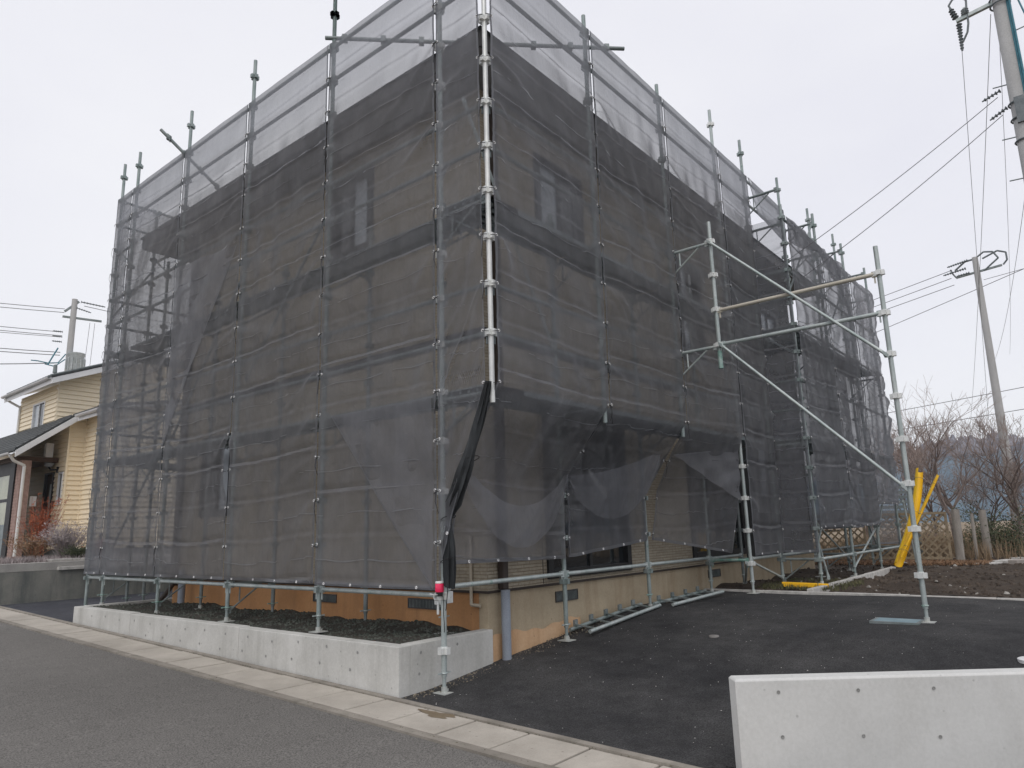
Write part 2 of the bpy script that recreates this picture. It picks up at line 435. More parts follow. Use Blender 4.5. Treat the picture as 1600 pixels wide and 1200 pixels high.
# treeline crowns on the hill crest (far wood, one mass)
g = MB()
def lump(mb, c, r, rz):
    n = len(mb.v)
    for k_ in range(4):
        ph_ = math.pi*(k_+.5)/4-math.pi/2
        for q_ in range(7):
            t_ = 2*math.pi*q_/7; w_ = 1+.35*rng.normal()*.5
            mb.v.append((c[0]+r*math.cos(ph_)*math.cos(t_)*w_, c[1]+r*math.cos(ph_)*math.sin(t_)*w_, c[2]+rz*math.sin(ph_)*w_))
    for k_ in range(3):
        for q_ in range(7): mb.f.append((n+k_*7+q_, n+k_*7+(q_+1)%7, n+(k_+1)*7+(q_+1)%7, n+(k_+1)*7+q_))
    mb.f.append(tuple(n+21+q_ for q_ in range(7)))
for i in range(900):
    y = -110+rng.random()*260; x = 268+rng.random()*40
    z0 = 13.5+5*math.sin(y*.021+1)+2.5*math.sin(y*.06)
    lump(g, (x, y, z0+2.5*rng.random()), 1.6+1.6*rng.random(), 3.0+2.2*rng.random())
g.build('treeline', stain_mat('far_treeline', (.15,.145,.17), (.26,.25,.28), .3, .95, 0, 1, 0), None, kind='stuff',
        label='far row of trees along the crest of the hill', cat='treeline')

# ---------------------------------------------------------------- gutter with its cover slabs
gut = empty('roadside_gutter', (-.6, 0, -.8)); gut['kind'] = 'structure'
def strip(x0, x1, dz0, dz1, y0, y1, n):
    mb = MB()
    for i in range(n):
        a = y0+(y1-y0)*i/n; b_ = y0+(y1-y0)*(i+1)/n; za, zb = road_z(a), road_z(b_)
        v = [(x0,a,za+dz0),(x1,a,za+dz0),(x1,b_,zb+dz0),(x0,b_,zb+dz0),(x0,a,za+dz1),(x1,a,za+dz1),(x1,b_,zb+dz1),(x0,b_,zb+dz1)]
        mb.add(v, [(4,5,6,7),(0,1,5,4),(2,3,7,6),(1,2,6,5),(3,0,4,7)])
    return mb
strip(-.425, -.362, -.2, .012, -12, 40, 26).build('inner_edge', M['gutter_edge'], gut)
strip(-.945, -.862, -.2, .004, -12, 40, 26).build('outer_edge', M['gutter_edge'], gut)
strip(-.862, -.425, -.3, -.05, -12, 40, 26).build('channel_bed', M['flat_black'], gut)
k = 0
y = -4.8+.0
ys = [1.24-.5*i for i in range(13, 0, -1)] + [1.24+.5*i for i in range(0, 60)]
for y in ys:
    jz = random.uniform(-.004, .004); z0, z1 = road_z(y), road_z(y+.488); gp = .010
    mb = MB()
    v = []
    for dz in (-.06, .0):
        for (xx, yy, zz) in ((-.856, y+gp, z0), (-.431, y+gp, z0), (-.431, y+.5-gp, z1), (-.856, y+.5-gp, z1)):
            v.append((xx+random.uniform(-.002,.002), yy+random.uniform(-.003,.003), zz+dz+jz))
    mb.add(v, [(3,2,1,0),(4,5,6,7),(0,1,5,4),(1,2,6,5),(2,3,7,6),(3,0,4,7)])
    mb.build('cover_slab', M['gutter'], gut, bevel=.006)
# wet stain on one slab: a thin damp film
g = MB()
pts = []
for i in range(22):
    t = 2*math.pi*i/22; rr = .10*(1+.28*math.sin(3*t+1)+.15*math.sin(7*t))
    yy = -.42+rr*1.7*math.cos(t); xx = -.50+rr*.62*math.sin(t); pts.append((xx, yy, road_z(yy)+.0055))
g.add(pts, [tuple(range(22))])
g.build('damp_stain', stain_mat('damp_concrete', (.16,.12,.075), (.2,.155,.10), 8, .45, 0, 60, .1), gut)

# ---------------------------------------------------------------- planter wall
pw = empty('planter_wall', (-.3, 3.7, -.6), 'long low light grey concrete planter wall beside the road gutter', 'wall')
mb = MB()
T = .13
def wall_prism(mb, p, q, th, ztp, ztq, zb):
    """vertical wall from p to q, thickness th to the left of p->q"""
    p, q = Vector((*p, 0)), Vector((*q, 0)); d = (q-p).normalized(); n = Vector((-d.y, d.x, 0))*th
    v = []
    for z in (None, 1):
        for c, zt in ((p, ztp), (q, ztq), (q+n, ztq), (p+n, ztp)):
            v.append((c.x, c.y, zb if z is None else zt))
    mb.add(v, [(3,2,1,0),(4,5,6,7),(0,1,5,4),(1,2,6,5),(2,3,7,6),(3,0,4,7)])
# front wall in three cast panels with open joints
for a, b_ in ((.18, 2.70), (2.706, 5.35), (5.356, 7.25)):
    m_ = MB(); m_.box(-.352, -.352+T, a, b_, -1.1, -.394 + .003*(a)); m_.build('wall_panel', M['conc'], pw, bevel=.007)
m_ = MB(); m_.box(-.352+T+.001, .845, .183, .183+T, -1.1, -.392); m_.build('wall_panel', M['conc'], pw, bevel=.007)
m_ = MB(); m_.box(-.352+T+.001, 3.0, 7.25-T, 7.247, -1.1, -.374); m_.build('wall_panel', M['conc'], pw, bevel=.007)
# form tie holes as shallow plugs
def tie_hole(parent, c, n, r=.016):
    m_ = MB(); c = Vector(c); n = Vector(n).normalized()
    a = n.orthogonal().normalized(); b2 = n.cross(a); v = []; N = 12
    for rr, dd in ((r, .0035), (r*.8, .0022), (r*.0+.001, .0018)):
        for i in range(N):
            t = 2*math.pi*i/N; v.append(c+n*dd+(a*math.cos(t)+b2*math.sin(t))*rr)
    f = [(k_*N+i, k_*N+(i+1)%N, (k_+1)*N+(i+1)%N, (k_+1)*N+i) for k_ in range(2) for i in range(N)]
    m_.add(v, f)
    return m_
M['hole'] = stain_mat('tie_hole', (.21,.21,.20), (.30,.30,.29), 30, .9, 0, 90, .2)
M['hole_soft'] = stain_mat('filled_tie_hole', (.22,.22,.21), (.34,.34,.33), 30, .9, 0, 90, .2)
for row, zz in ((0, -.47), (1, -.62)):
    for i in range(14):
        yy = .72+i*.45+(.1 if row else 0)
        if zz < road_z(yy)+.04: continue
        tie_hole(pw, (-.352, yy, zz+random.uniform(-.015,.015)), (-1,0,0), .013).build('tie_hole', M['hole_soft'], pw)
for xx, zz in ((-.10,-.47),(.35,-.46),(-.12,-.64)):
    tie_hole(pw, (xx, .183, zz), (0,-1,0), .013).build('tie_hole', M['hole_soft'], pw)

# ---------------------------------------------------------------- foreground wall (right)
fw = empty('foreground_wall', (.2, -3.4, -.8), 'pale smooth concrete wall with round tie holes in the right foreground', 'wall')
p0 = Vector((-.352, -2.735, 0)); dv = Vector((.630, -.777, 0)).normalized(); nv = Vector((-dv.y, dv.x, 0))
L1 = 1.28
zt = -.345
def fpanel(s0, s1):
    m_ = MB(); a = p0+dv*s0; b_ = p0+dv*s1; v = []
    # chamfered top: small 2 cm bevel
    for (c, zz) in ((a,-1.3),(b_,-1.3),(b_+nv*.13,-1.3),(a+nv*.13,-1.3),(a,zt-.012),(b_,zt-.012),(b_+nv*.13,zt-.012),(a+nv*.13,zt-.012)):
        v.append((c.x, c.y, zz))
    e = .012
    for c, zz in ((a+nv*e+dv*e, zt), (b_+nv*e-dv*.001, zt), (b_+nv*(.13-e)-dv*.001, zt), (a+nv*(.13-e)+dv*e, zt)): v.append((c.x, c.y, zz))
    m_.add(v, [(3,2,1,0),(0,1,5,4),(1,2,6,5),(2,3,7,6),(3,0,4,7),(4,5,9,8),(5,6,10,9),(6,7,11,10),(7,4,8,11),(8,9,10,11)])
    m_.build('wall_panel', M['conc_light'], fw, bevel=.003)
fpanel(0, 3.1)
for s_, zz in ((.245,-.42),(.705,-.42),(1.14,-.42),(.245,-.66),(.705,-.665),(1.14,-.68)):
    c = p0+dv*s_; tie_hole(fw, (c.x, c.y, zz), -nv, .0105).build('tie_hole', M['hole'], fw)

# ---------------------------------------------------------------- kerb
kb = empty('kerb', (5.58, -3, -.4), 'thin pale concrete kerb between the dark driveway and the bare soil', 'kerb')
for i in range(12):
    y0 = -10.6+i*.9
    m_ = MB(); m_.box(5.545, 5.62, y0, y0+.894, -.6, -.375+random.uniform(-.004,.004)); m_.build('kerb_stone', M['stone_white'], kb, bevel=.004)
kb2 = empty('yard_edging', (8, -.9, -.36), 'pale edging strip running under the far scaffold feet', 'kerb')
for i in range(5):
    x0 = 5.65+i*.98
    m_ = MB(); m_.box(x0, x0+.97, -1.33, -1.25, -.5, -.345+.006*i); m_.build('edging_stone', M['stone_white'], kb2, bevel=.004)

# ---------------------------------------------------------------- left retaining wall
rw = empty('retaining_wall', (2, 10.8, -.4), 'dark weathered concrete retaining wall below the cream house', 'wall')
m_ = MB(); m_.box(-.38, 14, 10.75, 10.93, -.9, .035); m_.build('lower_wall', M['conc_old'], rw)
m_ = MB(); m_.box(-.40, 14, 10.80, 10.95, .036, .19); m_.build('upper_course', stain_mat('pale_course', (.30,.29,.28), (.4,.39,.37), 3, .9), rw, bevel=.01)
m_ = MB(); m_.box(.55, 3.0, 10.70, 10.795, .036, .095); m_.build('step', M['stone_white'], rw, bevel=.006)
m_ = MB(); m_.box(.50, 2.9, 10.99, 11.3, .19, .235); m_.build('step', M['stone_white'], rw, bevel=.006)

# ---------------------------------------------------------------- the house under the net
HX, HY, HX1, HY1 = .82, .22, 10.9, 6.75
ZE = 5.46
house = empty('house', (HX, HY, -.7), 'two storey beige brick pattern house wrapped in grey scaffold netting', 'house')
# main walls: left face and right face built round real openings
def wall_with_holes(axis, c, a0, a1, z0, z1, holes, th, out):
    """axis 'x': plane x=c spanning y a0..a1; axis 'y': plane y=c spanning x."""
    mb = MB()
    xs = sorted({a0, a1, *[h[0] for h in holes], *[h[1] for h in holes]})
    zs = sorted({z0, z1, *[h[2] for h in holes], *[h[3] for h in holes]})
    for i in range(len(xs)-1):
        for j in range(len(zs)-1):
            mx, mz = (xs[i]+xs[i+1])/2, (zs[j]+zs[j+1])/2
            if any(h[0] < mx < h[1] and h[2] < mz < h[3] for h in holes): continue
            if axis == 'y': mb.add([(xs[i],c,zs[j]),(xs[i+1],c,zs[j]),(xs[i+1],c,zs[j+1]),(xs[i],c,zs[j+1])], [(0,1,2,3)])
            else: mb.add([(c,xs[i],zs[j]),(c,xs[i+1],zs[j]),(c,xs[i+1],zs[j+1]),(c,xs[i],zs[j+1])], [(3,2,1,0)])
    # reveals
    for h in holes:
        for (a, b_) in (((h[0],h[2]),(h[1],h[2])),((h[1],h[2]),(h[1],h[3])),((h[1],h[3]),(h[0],h[3])),((h[0],h[3]),(h[0],h[2]))):
            if axis == 'y': mb.add([(a[0],c,a[1]),(b_[0],c,b_[1]),(b_[0],c+th,b_[1]),(a[0],c+th,a[1])], [(0,1,2,3)])
            else: mb.add([(c,a[0],a[1]),(c,b_[0],b_[1]),(c+th,b_[0],b_[1]),(c+th,a[0],a[1])], [(0,1,2,3)])
    return mb
RW = [(1.84,3.50,.06,1.98,'door'), (5.38,7.28,.10,1.98,'door'), (1.86,2.78,3.95,5.02,'up'), (5.55,6.30,3.15,4.75,'up'),
      (7.86,8.32,3.95,4.75,'bright'), (9.05,10.0,3.95,4.75,'bright'), (8.2,9.3,1.0,2.0,'up')]
M['porch_shade'] = stain_mat('porch_shade_wall', (.030,.032,.032), (.055,.056,.055), 2, .8, 0, 50, .3, .004)  # shade of the porch recess, put into the colour of a flat wall
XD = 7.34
LW = [(2.08,2.86,4.10,5.12,'up'), (5.15,5.95,.9,2.0,'up'), (1.1,1.75,1.0,1.9,'up')]
LW = LW[:2]
wall_with_holes('y', HY, HX, XD, -.04, ZE, [h for h in RW if h[0] < XD], .12, -1).build('wall', M['siding'], house)
wall_with_holes('y', HY, XD, HX1, -.04, ZE, [h for h in RW if h[0] > XD], .12, -1).build('wall', M['porch_shade'], house, label='flat wall coloured dark for the shade of the porch recess')
wall_with_holes('x', HX, HY, HY1, -.04, ZE, LW, .12, -1).build('wall', M['siding'], house)
m_ = MB(); m_.box(HX+.13, HX1, HY+.3, HY1, -.04, ZE); m_.f = m_.f[3:5]; m_.build('wall', M['siding'], house)
# dark interior backing
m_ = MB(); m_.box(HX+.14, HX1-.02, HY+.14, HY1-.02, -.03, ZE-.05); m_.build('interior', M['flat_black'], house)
# foundation
m_ = MB(); m_.box(HX+.015, HX1-.01, HY+.015, HY+.13, -1.0, -.043); m_.build('foundation', M['render_beige'], house, label='beige rendered foundation on the driveway side')
m_ = MB(); m_.box(HX+.012, HX+.12, HY+.132, HY1-.01, -1.0, -.043); m_.build('foundation', M['render_orange'], house, label='orange brown foundation behind the planter')
# drip edge
m_ = MB(); m_.box(HX-.012, HX1, HY-.012, HY+.01, -.06, -.036); m_.build('base_flashing', M['pipe_brown'], house)
m_ = MB(); m_.box(HX-.012, HX+.01, HY+.0115, HY1, -.06, -.036); m_.build('base_flashing', M['pipe_brown'], house)
# rough uneven strip of footing exposed at the corner
m_ = MB()
def rfn(u, v):
    x = HX+.005+u*1.55; zt_ = -.47+.02*math.sin(u*9)+.012*math.sin(u*31) + .03*u
    return (x, HY-.004-.012*math.sin(v*3.1)*(1+.4*math.sin(u*37)), -.85+v*(zt_+.85))
m_.grid(rfn, 60, 8)
m_.build('footing', M['render_raw'], house, True)

def window(axis, c, h, sash='two', pane='glass', proud=.03):
    x0, x1, z0, z1 = h[:4]
    fr = MB(); t = .045; c0, c1 = c-proud, c+.06
    def bx(mb, a, b_, za, zb, d0=c0, d1=c1):
        if axis == 'y': mb.box(a, b_, d0, d1, za, zb)
        else: mb.box(d0, d1, a, b_, za, zb)
    bx(fr, x0-.05, x0+t, z0-.05, z1+.05); bx(fr, x1-t, x1+.05, z0-.05, z1+.05)
    bx(fr, x0+t, x1-t, z1-t, z1+.05); bx(fr, x0+t, x1-t, z0-.05, z0+t)
    f = fr.build('window', M['flat_black'], house, bevel=.004)
    sm = MB(); mid = (x0+x1)/2
    bx(sm, mid-.03, mid+.03, z0+t, z1-t, c+.005, c+.05)
    if z1-z0 > 1.3: bx(sm, x0+t, mid-.03, z0+.75, z0+.80, c+.012, c+.045); bx(sm, mid+.03, x1-t, z0+.75, z0+.80, c+.012, c+.045)
    sm.build('sash_bar', M['flat_black'], f)
    for i, (a, b_) in enumerate(((x0+t, mid-.03), (mid+.03, x1-t))):
        pm = MB(); bx(pm, a, b_, z0+t, z1-t, c+.028+.01*i, c+.033+.01*i)
        pm.build('pane', M['glass_pale'] if (pane == 'bright' or (pane == 'up' and i == 0)) else M['glass'], f)
    return f
for h in RW: window('y', HY, h, pane=h[4])
for h in LW: window('x', HX, h, pane=h[4])
# foundation vents with bars
def vent(axis, a0, a1, z0, z1):
    c = (HY if axis == 'y' else HX)+.013
    def bx(mb, a, b_, za, zb, d0, d1):
        if axis == 'y': mb.box(a, b_, d0, d1, za, zb)
        else: mb.box(d0, d1, a, b_, za, zb)
    f = MB(); t = .012
    bx(f, a0, a0+t, z0, z1, c-.014, c); bx(f, a1-t, a1, z0, z1, c-.014, c); bx(f, a0+t, a1-t, z1-t, z1, c-.014, c); bx(f, a0+t, a1-t, z0, z0+t, c-.014, c)
    fo = f.build('vent', M['fascia'], house)
    bk = MB(); bx(bk, a0+t, a1-t, z0+t, z1-t, c-.0035, c-.001); bk.build('vent_back', M['flat_black'], fo)
    br = MB(); n = int((a1-a0)/.022)
    for i in range(1, n):
        a = a0+(a1-a0)*i/n; bx(br, a-.0035, a+.0035, z0+t, z1-t, c-.010, c-.0045)
    br.build('vent_bars', M['steel_dark'], fo, kind='stuff')
vent('y', 1.94, 2.36, -.245, -.13); vent('y', 5.82, 6.25, -.245, -.13)
vent('x', .84, 1.37, -.245, -.14); vent('x', 2.62, 3.08, -.245, -.15)
# eaves, fascia, roof
EX, EY, EX1, EY1 = .30, -.29, 11.35, 7.58
m_ = MB(); m_.box(EX+.02, EX1-.02, EY+.02, EY1-.02, ZE-.012, ZE+.02); m_.build('soffit', M['soffit'], house)
m_ = MB()
m_.box(EX, EX+.019, EY, EY1, ZE-.02, ZE+.17); m_.box(EX+.0195, EX1, EY, EY+.019, ZE-.02, ZE+.17)
m_.box(EX+.0195, EX1, EY1-.019, EY1, ZE-.02, ZE+.17); m_.box(EX1-.019, EX1, EY+.0195, EY1-.0195, ZE-.02, ZE+.17)
m_.build('fascia', M['fascia'], house)
m_ = MB(); cx0, cx1, cy = EX+2.6, EX1-2.6, (EY+EY1)/2
zr = ZE+.175; zt2 = ZE+.62
m_.add([(EX-.04,EY-.04,zr),(EX1+.04,EY-.04,zr),(EX1+.04,EY1+.04,zr),(EX-.04,EY1+.04,zr),(cx0+1.4,cy,zt2),(cx1-1.4,cy,zt2)],
       [(0,1,5,4),(1,2,5),(2,3,4,5),(3,0,4),(3,2,1,0)])
m_.build('roof', M['roof_dark'], house)
# eave gutter on the driveway side
# downpipe at the corner
m_ = MB(); m_.box(.965, 1.045, HY-.085, HY-.008, -.03, ZE-.05); m_.build('downpipe', M['pipe_brown'], house, bevel=.01)
m_ = MB(); m_.tube((1.0, HY-.075, -.72), (1.0, HY-.075, -.035), .046, n=20); m_.build('downpipe', M['pipe_grey'], house, True, label='thick blue grey lower pipe')
m_ = MB(); m_.box(HX-.09, HX-.01, 6.55, 6.64, -.15, ZE-.05); m_.build('downpipe', M['pipe_brown'], house, bevel=.01)
m_ = MB(); m_.tube((.5, 6.50, -.40), (HX-.05, 6.59, -.12), .035, n=10); m_.build('downpipe', M['pipe_brown'], house, True)
# small service pipes by the corner
m_ = MB(); m_.tube((.62, .62, -.42), (.62, .62, .02), .017, n=10); m_.tube((.62,.62,-.42),(.62,.62,-.33),.028,n=10); m_.build('service_pipe', M['pipe_beige'], house, True)
m_ = MB(); m_.path([(.80,.42,.5),(.80,.42,-.17),(.80,.30,-.175)], .017, 10); m_.build('service_pipe', M['pipe_beige'], house, True)
m_ = MB(); m_.tube((.66, 6.1, -.44), (.66, 6.1, .1), .05, n=14); m_.build('service_pipe', M['pipe_grey'], house, True)
# belt course strips between storeys
m_ = MB(); m_.box(HX-.018, HX1, HY-.018, HY-.001, 2.52, 2.64); m_.build('belt_course', M['fascia'], house)
m_ = MB(); m_.box(HX-.018, HX-.001, HY-.0005, HY1, 2.52, 2.64); m_.build('belt_course', M['fascia'], house)
# panel joints in the siding: recessed dark sealant strips
m_ = MB()
for x in np.arange(HX+.9, HX1-.3, 1.82):
    if not any(h[0]-.06 < x < h[1]+.06 for h in RW): m_.box(x-.005, x+.005, HY-.003, HY+.004, -.03, 2.5)
m_.build('siding_joint', M['pipe_brown'], house)

# ---------------------------------------------------------------- scaffold
R_ = .0243
scaf = empty('scaffold', (0, 0, -.8), 'grey steel wedge scaffold wrapped around the beige house', 'scaffold')
def lug_profile(mb, x, y, z):
    for dx, dy in ((1,0),(-1,0),(0,1),(0,-1)):
        mb.box(x+min(dx*.022, dx*.056)-(abs(dy)*.021), x+max(dx*.022, dx*.056)+(abs(dy)*.021),
               y+min(dy*.022, dy*.056)-(abs(dx)*.021), y+max(dy*.022, dy*.056)+(abs(dx)*.021), z-.032, z+.020)
collar_mesh = None
def pole(x, y, z0, z1, mat='steel', nodes=True, base=True, detailed=False, off=0.0, label=None):
    global collar_mesh
    mb = MB()
    mb.tube((x, y, z0+(.13 if base else 0)), (x, y, z1), R_, n=14)
    if base: mb.tube((x, y, z0), (x, y, z0+.30), R_*.72, n=10)
    zs = [i*.45+off for i in range(-1, 17) if z0+.2 < i*.45+off < z1-.05]
    if not detailed and nodes:
        for z in zs: lug_profile(mb, x, y, z)
    # sleeve joint at the top of the standard
    p = mb.build('pole', M[mat], scaf, True, label=label)
    if mat == 'steel' and not detailed: p.data.materials[0] = M['steel_mid']
    if detailed and nodes:
        if collar_mesh is None:
            c = MB(); lug_profile(c, 0, 0, 0)
            for z_ in (-.034, .018): c.tube((0,0,z_),(0,0,z_+.012), R_+.006, n=12)
            t = c.build('collar', M['steel_bright'], p, False); collar_mesh = t.data
            # first one: move into place (mesh was built relative to the parent's world origin)
            for v in collar_mesh.vertices: v.co += parent_world(p)
            t.location = Vector((x, y, zs[0]))-parent_world(p); rest = zs[1:]
        else: rest = zs
        for z in rest:
            o = bpy.data.objects.new('collar', collar_mesh); COL.objects.link(o); o.parent = p
            o.location = Vector((x, y, z))-parent_world(p)
    if base:
        b = MB(); b.obox((x, y, z0+.004), (1,0,0),(0,1,0),(0,0,1), .07,.07,.004)
        b.tube((x,y,z0+.008),(x,y,z0+.05), R_*1.1, n=10)
        b.box(x+.028, x+.045, y-.006, y+.006, z0+.008, z0+.03)
        b.build('base_plate', M['plate'], p)
        j = MB(); j.ring((x,y,z0+.16),(0,0,1),.027,.007,12,5); j.box(x-.07,x+.07,y-.008,y+.008,z0+.155,z0+.167)
        j.build('jack_nut', M['steel_green'] if abs(x-3.6) < .1 or y > 3 else M['steel'], p, True)
    return p
def ledger(p, q, mat='steel', r=R_*.88):
    p, q = Vector(p), Vector(q); d = (q-p).normalized()
    mb = MB(); mb.tube(p+d*.045, q-d*.045, r, n=10)
    for e, s in ((p, 1), (q, -1)):      # wedge heads
        c = e+d*s*.045
        mb.obox(c, d, d.cross(Vector((0,0,1))), (0,0,1), .028, .014, .032)
        mb.obox(c+d*s*.002+Vector((0,0,-.045)), d, d.cross(Vector((0,0,1))), (0,0,1), .008, .004, .055)
    return mb.build('ledger', M[mat], scaf, True)
def bracket(p, q, mat='steel', r=R_*.85, drop=.30):
    """triangular bracket: horizontal arm p(q at pole side) with a diagonal stay"""
    p, q = Vector(p), Vector(q); d = (q-p).normalized()
    mb = MB(); mb.tube(p+d*.03, q-d*.03, r, n=10)
    mb.tube(q-d*.03+Vector((0,0,-drop)) if False else p+d*.03+Vector((0,0,-drop)), p+(q-p)*.72+Vector((0,0,-.02)), .011, n=6)
    mb.tube(p+(q-p)*.25+Vector((0,0,-.02)), p+(q-p)*.25+Vector((0,0,-drop*.66)), .009, n=6)
    mb.obox(p+d*.03+Vector((0,0,-drop)), d, (0,0,1), d.cross(Vector((0,0,1))), .012, .03, .02)
    mb.obox(p+d*.045, d, (0,0,1), d.cross(Vector((0,0,1))), .025, .04, .014)
    mb.obox(q-d*.045, d, (0,0,1), d.cross(Vector((0,0,1))), .025, .04, .014)
    return mb.build('bracket', M[mat], scaf, True)
def brace(p, q, mat='steel', r=.0165):
    mb = MB(); p, q = Vector(p), Vector(q); d = (q-p).normalized()
    mb.tube(p, q, r, n=10)
    for e in (p, q): mb.obox(e, d, (0,0,1), d.cross(Vector((0,0,1))), .035, .02, .02); mb.ring(e+d*(.0), d.cross(Vector((0,0,1))), .02, .01, 8, 4)
    return mb.build('brace', M[mat], scaf, True)
def board(x0, x1, y0, y1, z):
    mb = MB(); t = .004
    mb.box(x0, x1, y0, y1, z-.012, z)
    mb.box(x0, x1, y0, y0+.02, z-.05, z-.0125); mb.box(x0, x1, y1-.02, y1, z-.05, z-.0125)
    alongx = (x1-x0) > (y1-y0); n = 5
    for i in range(n):
        f = (i+.5)/n
        if alongx: xx = x0+(x1-x0)*f; mb.box(xx-.015, xx+.015, y0+.021, y1-.021, z-.04, z-.0125)
        else: yy = y0+(y1-y0)*f; mb.box(x0+.021, x1-.021, yy-.015, yy+.015, z-.04, z-.0125)
    return mb.build('walkway_board', M['board'], scaf)

# --- left face, outer row x=0
LB = [0, 1.8, 3.6, 5.4, 7.2, 7.8]
pole(0, 0, drive_z(0,0)-.005, 6.75, 'steel', detailed=True, label='front standard rising from the driveway corner')
for y, zb in ((1.8,-.42),(3.6,-.42),(5.4,-.43),(7.2,-.40)): pole(0, y, zb, 7.0, 'steel')
pole(0, 7.8, -.6, 7.0, 'steel')
# corner cantilever pole C (bare, outside of the nets)
pole(0, -.61, 1.62, 6.95, 'steel_bright', base=False, detailed=True, label='bare bright corner standard hung on brackets')
# inner row x=.6
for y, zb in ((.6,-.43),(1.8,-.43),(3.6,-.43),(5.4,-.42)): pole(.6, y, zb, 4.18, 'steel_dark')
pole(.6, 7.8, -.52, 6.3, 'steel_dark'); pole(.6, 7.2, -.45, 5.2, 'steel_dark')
allL = [-.61]+LB
for a, b_ in zip(LB[:-1], LB[1:]):
    ledger((0, a, 0), (0, b_, 0), 'steel')
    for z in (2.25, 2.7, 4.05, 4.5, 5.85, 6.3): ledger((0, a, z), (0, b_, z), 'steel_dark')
    ledger((0, a, 1.8-.03), (0, b_, 1.8-.03), 'steel_dark')
for z in (2.25, 2.7, 4.05, 4.5, 5.85, 6.3): ledger((0, -.61, z), (0, 0, z), 'steel_dark')
for y in (0, 1.8, 3.6, 5.4, 7.2):
    for z in (1.72, 3.52): bracket((0, y, z), (.6, y, z), 'steel_dark')
    if y > 2: bracket((0, y, 0), (.6, y, 0), 'steel_dark')
for a, b_ in ((.03, 1.77), (1.83, 3.57), (3.63, 5.37), (5.43, 7.17)):
    for z in (1.8, 3.6): board(.09, .51, a, b_, z)
    for z in (2.7, 4.5)[:1]: ledger((.6, a-.03, z-.9), (.6, b_+.03, z-.9), 'steel_dark')
board(-.02, .5, -.56, -.03, 3.6); board(.02, .5, -.56, -.03, 1.8)
brace((.03, 7.2, .3), (.03, 5.4, 2.1), 'steel_dark'); brace((.05, 5.4, 1.95), (.05, 3.6, 4.05), 'steel_dark')
brace((.05, 3.5, 2.5), (.05, 1.9, 4.2), 'steel_dark')
# --- end face y=7.8
for x0, x1 in ((0, .6), (.6, 2.4), (2.4, 4.2)):
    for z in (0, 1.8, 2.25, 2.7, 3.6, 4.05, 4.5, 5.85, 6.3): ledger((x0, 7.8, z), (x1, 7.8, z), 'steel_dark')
for x in (2.4, 4.2): pole(x, 7.8, -.5, 6.9, 'steel_dark')
for z in (1.72, 3.52, 5.32): bracket((0, 7.2, z), (0, 7.8, z), 'steel_dark'); bracket((.6, 7.2, z), (.6, 7.8, z), 'steel_dark')
board(.62, 2.38, 7.3, 7.74, 3.55); board(.62, 2.38, 7.3, 7.74, 1.75); board(.05, .55, 7.3, 7.74, 3.55)
brace((.6, 7.76, 3.7), (2.3, 7.76, 5.3), 'steel_dark'); brace((.6, 7.76, 2.3), (2.3, 7.76, 3.5), 'steel_dark'); brace((.6,7.76,5.2),(0,7.76,4.2),'steel_dark')

# --- right face: inner row y=0, outer row y=-.61
for x, in ((1.8,),(3.6,)): pole(x, 0, drive_z(x,0)-.005, 4.18, 'steel')
pole(5.4, 0, drive_z(5.4,0)-.005, 4.18, 'steel')
pole(6.6, -.0, -.40, 4.18, 'steel_dark')
for x, z0, z1 in ((1.8, 1.62, 6.53), (3.6, 1.62, 6.53)): pole(x, -.61, z0, z1, 'steel', base=False)
pole(5.4, -.61, drive_z(5.4,-.61)-.003, 7.0, 'steel', detailed=True); pole(6.6, -.61, -.40, 7.0, 'steel')
pole(8.4, -.61, -.38, 7.0, 'steel'); pole(10.2, -.61, -.38, 7.0, 'steel'); pole(12, -.61, -.38, 7.0, 'steel')
for a, b_ in ((0,1.8),(1.8,3.6),(3.6,5.4)):
    ledger((a, 0, .07), (b_, 0, .07), 'steel')
    ledger((a, 0, 1.77), (b_, 0, 1.77), 'steel_dark')
    board(a+.03, b_-.03, -.56, -.08, 1.8); board(a+.03, b_-.03, -.56, -.08, 3.6)
    for z in (2.25, 2.7, 4.05, 4.5, 5.85, 6.3): ledger((a, -.61, z), (b_, -.61, z), 'steel_dark')
ledger((5.4,-.61,.06),(6.6,-.61,.06),'steel'); ledger((5.4,0,.06),(6.6,0,.06),'steel'); ledger((5.4,0,.04),(5.4,-.61,.04),'steel_green')
ledger((6.6,-.61,.06),(8.4,-.61,.06),'steel')
board(5.43, 6.57, -.56, -.08, 3.6); board(5.43, 6.57, -.56, -.08, 1.8)
for z in (2.25, 2.7, 4.05, 4.5, 5.85, 6.3): ledger((5.4, -.61, z), (6.6, -.61, z), 'steel_dark') 
for z in (6.3, 5.85): ledger((6.6, -.61, z), (8.4, -.61, z), 'steel')
for x in (0, 1.8, 3.6, 5.4, 6.6):
    for z in (1.72, 3.52): bracket((x, 0, z), (x, -.61, z), 'steel_dark')
brace((5.4, -.55, 0.0), (6.6, -.02, -.35), 'steel'); brace((.3, -.05, 4.9), (1.7, -.05, 2.5), 'steel')
brace((6.6,-.61,-.28),(5.5,-.61,.0),'steel')
